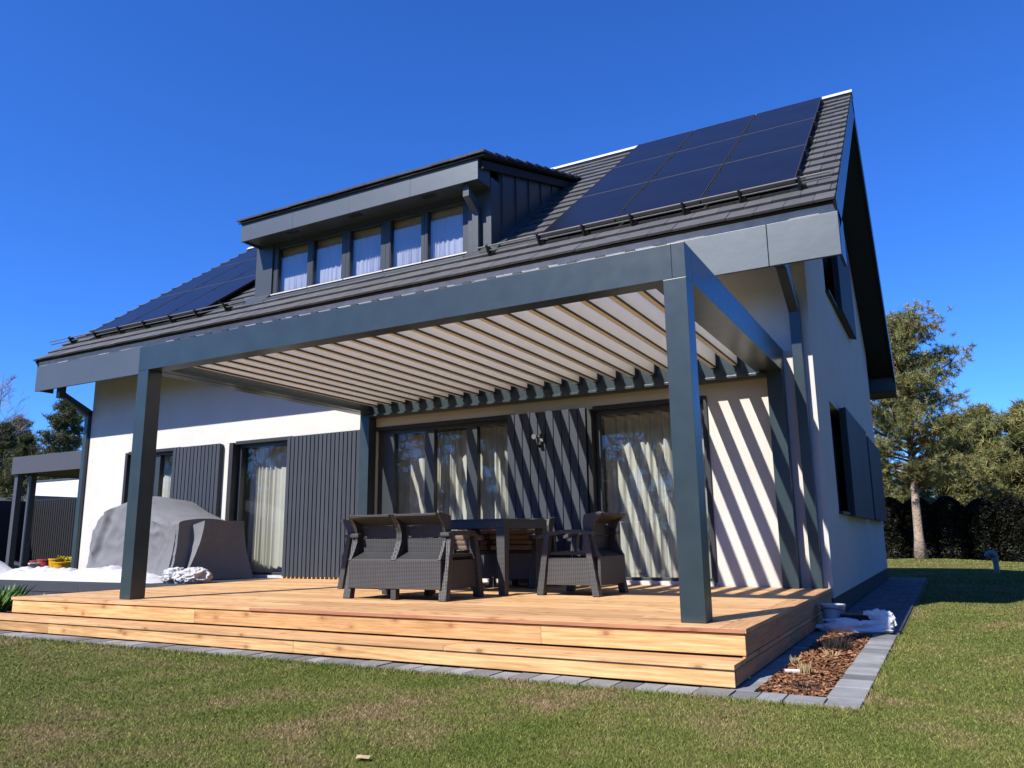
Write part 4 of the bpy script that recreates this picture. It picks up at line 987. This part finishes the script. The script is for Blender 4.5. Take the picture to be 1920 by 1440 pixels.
for i, (x, y, h, r, m, lab) in enumerate(((-29.0, 13.0, .50, .26, 'red', 'wine red round pot by the slat screen, left one'), (-27.8, 12.6, .58, .28, 'red', 'larger wine red round pot left of the yellow pots'), (-26.75, 12.3, .62, .21, 'yellow', 'yellow tall pot between the red and the lower yellow pot'), (-25.2, 11.6, .50, .26, 'yellow', 'yellow pot in front, right of the tall yellow one'))):
    p_ = thing('plant_pot', lab, 'pot', (x*.86, y*.86-.9, GZ), 0, 'pots by the slat screen'); h *= .68
    b = MB(); n = 18; prof = [(r*.8, 0), (r, h*.9), (r*1.06, h*.9), (r*1.06, h), (r*.95, h), (r*.92, h*.9)]
    b.add([(q_*math.cos(2*math.pi*k/n), q_*math.sin(2*math.pi*k/n), z) for q_, z in prof for k in range(n)], [(a_*n+k, a_*n+(k+1) % n, (a_+1)*n+(k+1) % n, (a_+1)*n+k) for a_ in range(5) for k in range(n)]+[tuple(range(n)), tuple(5*n+k for k in range(n))])
    b.build('pot_body', m, p_)
FP = thing('flower_pot', 'lilac pot of yellow flowers at the right end of the pot row', 'pot', (-22.9, 9.9, GZ))
b = MB(); b.tube([(0, 0, 0), (0, 0, .28)], [.2, .28], 16); b.build('pot_body', 'purple', FP)
V, F, tn = needles(np.random.default_rng(5).normal(0, .12, (60, 3))*np.array([1.3, 1.3, .4])+np.array([0, 0, .38]), .07, 10, .02, 4); npmesh('flowers', V, F, tn, 'flower', FP)
b = MB(); b.hexa([(-.7, -.2, 0), (.7, -.2, 0), (.7, .2, 0), (-.7, .2, 0), (-.75, -.24, .28), (.75, -.24, .28), (.75, .24, .28), (-.75, .24, .28)])
tag(b.build('storage_crate', 'crate', bevel=.02, loc=(-24.6, 9.6, GZ)), 'pale long crate on the grass in front of the red pots', 'crate')
b = MB(); b.tube([(-.9, 0, .1), (-.3, -.1, .32), (.4, 0, .22), (1.0, .05, .12)], [.05, .09, .06, .03], 8); b.tube([(-.7, .2, .1), (0, .1, .18), (.9, .1, .05)], [.05, .07, .03], 8); b.box(-.8, -.1, -.1, .2, 0, .22)
tag(b.build('garden_tool', 'slat', loc=(-22.4, 8.3, GZ), bevel=0), 'low black garden machine with curved handles behind the fleece', 'tool')
# firewood / dark shrubs at far left
def bush(label, loc, r, seed, m='pinel'):
    g_ = np.random.default_rng(seed); t = thing('shrub', label, 'shrub', loc)
    b = MB()
    for i in range(6): a_ = i*1.05; b.tube([(0, 0, 0), (r*.5*math.cos(a_), r*.5*math.sin(a_), r*1.1)], [.05, .015], 5)
    b.build('stems', 'bark', t)
    C = g_.normal(size=(900, 3)); C /= np.linalg.norm(C, axis=1)[:, None]; C *= (g_.random((900, 1))**.35)*r; C[:, 2] = abs(C[:, 2])*1.5+.1
    C += .25*np.sin(C[:, [1, 2, 0]]*3)
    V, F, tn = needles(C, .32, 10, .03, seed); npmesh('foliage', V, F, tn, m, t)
for k, (x, y, r) in enumerate(((-43, 19, 2.4), (-46, 17.5, 2.0), (-40, 20, 1.8), (-49, 20, 2.6))):
    bush(['dark bushy shrub left of the carport posts', 'dark shrub at the left edge beyond the carport', 'shrub seen between the carport post and the slat screen', 'large dark shrub far beyond the carport on the left'][k], (x, y, GZ), r, 40+k)

# wood seen in window reflections, plus an unseen belt added to dim the gable
g_ = np.random.default_rng(77); n = 5200
C = np.stack([g_.uniform(-75, 45, n), g_.uniform(-34, -26, n), np.zeros(n)], 1)
m_ = 2600; C2 = np.stack([g_.uniform(14, 19, m_), g_.uniform(-26, 16, m_), np.zeros(m_)], 1); C = np.concatenate([C, C2]); n = len(C)  # added tree belt out of view at right, cuts sky light on the gable
C[:, 2] = GZ+.3+g_.random(n)**.9*(6.5+2.2*np.sin(C[:, 0]*.9)+1.3*np.sin(C[:, 0]*2.3+1)+.8*np.sin(C[:, 1]*1.1))
V, F, tn = needles(C, 1.0, 12, .07, 78); tag(npmesh('wood_and_sky_blocker', V, F, tn, 'pinel'), 'dark trees reflected in the window panes, with an unseen belt added to block sky light', 'wood', kind='stuff')
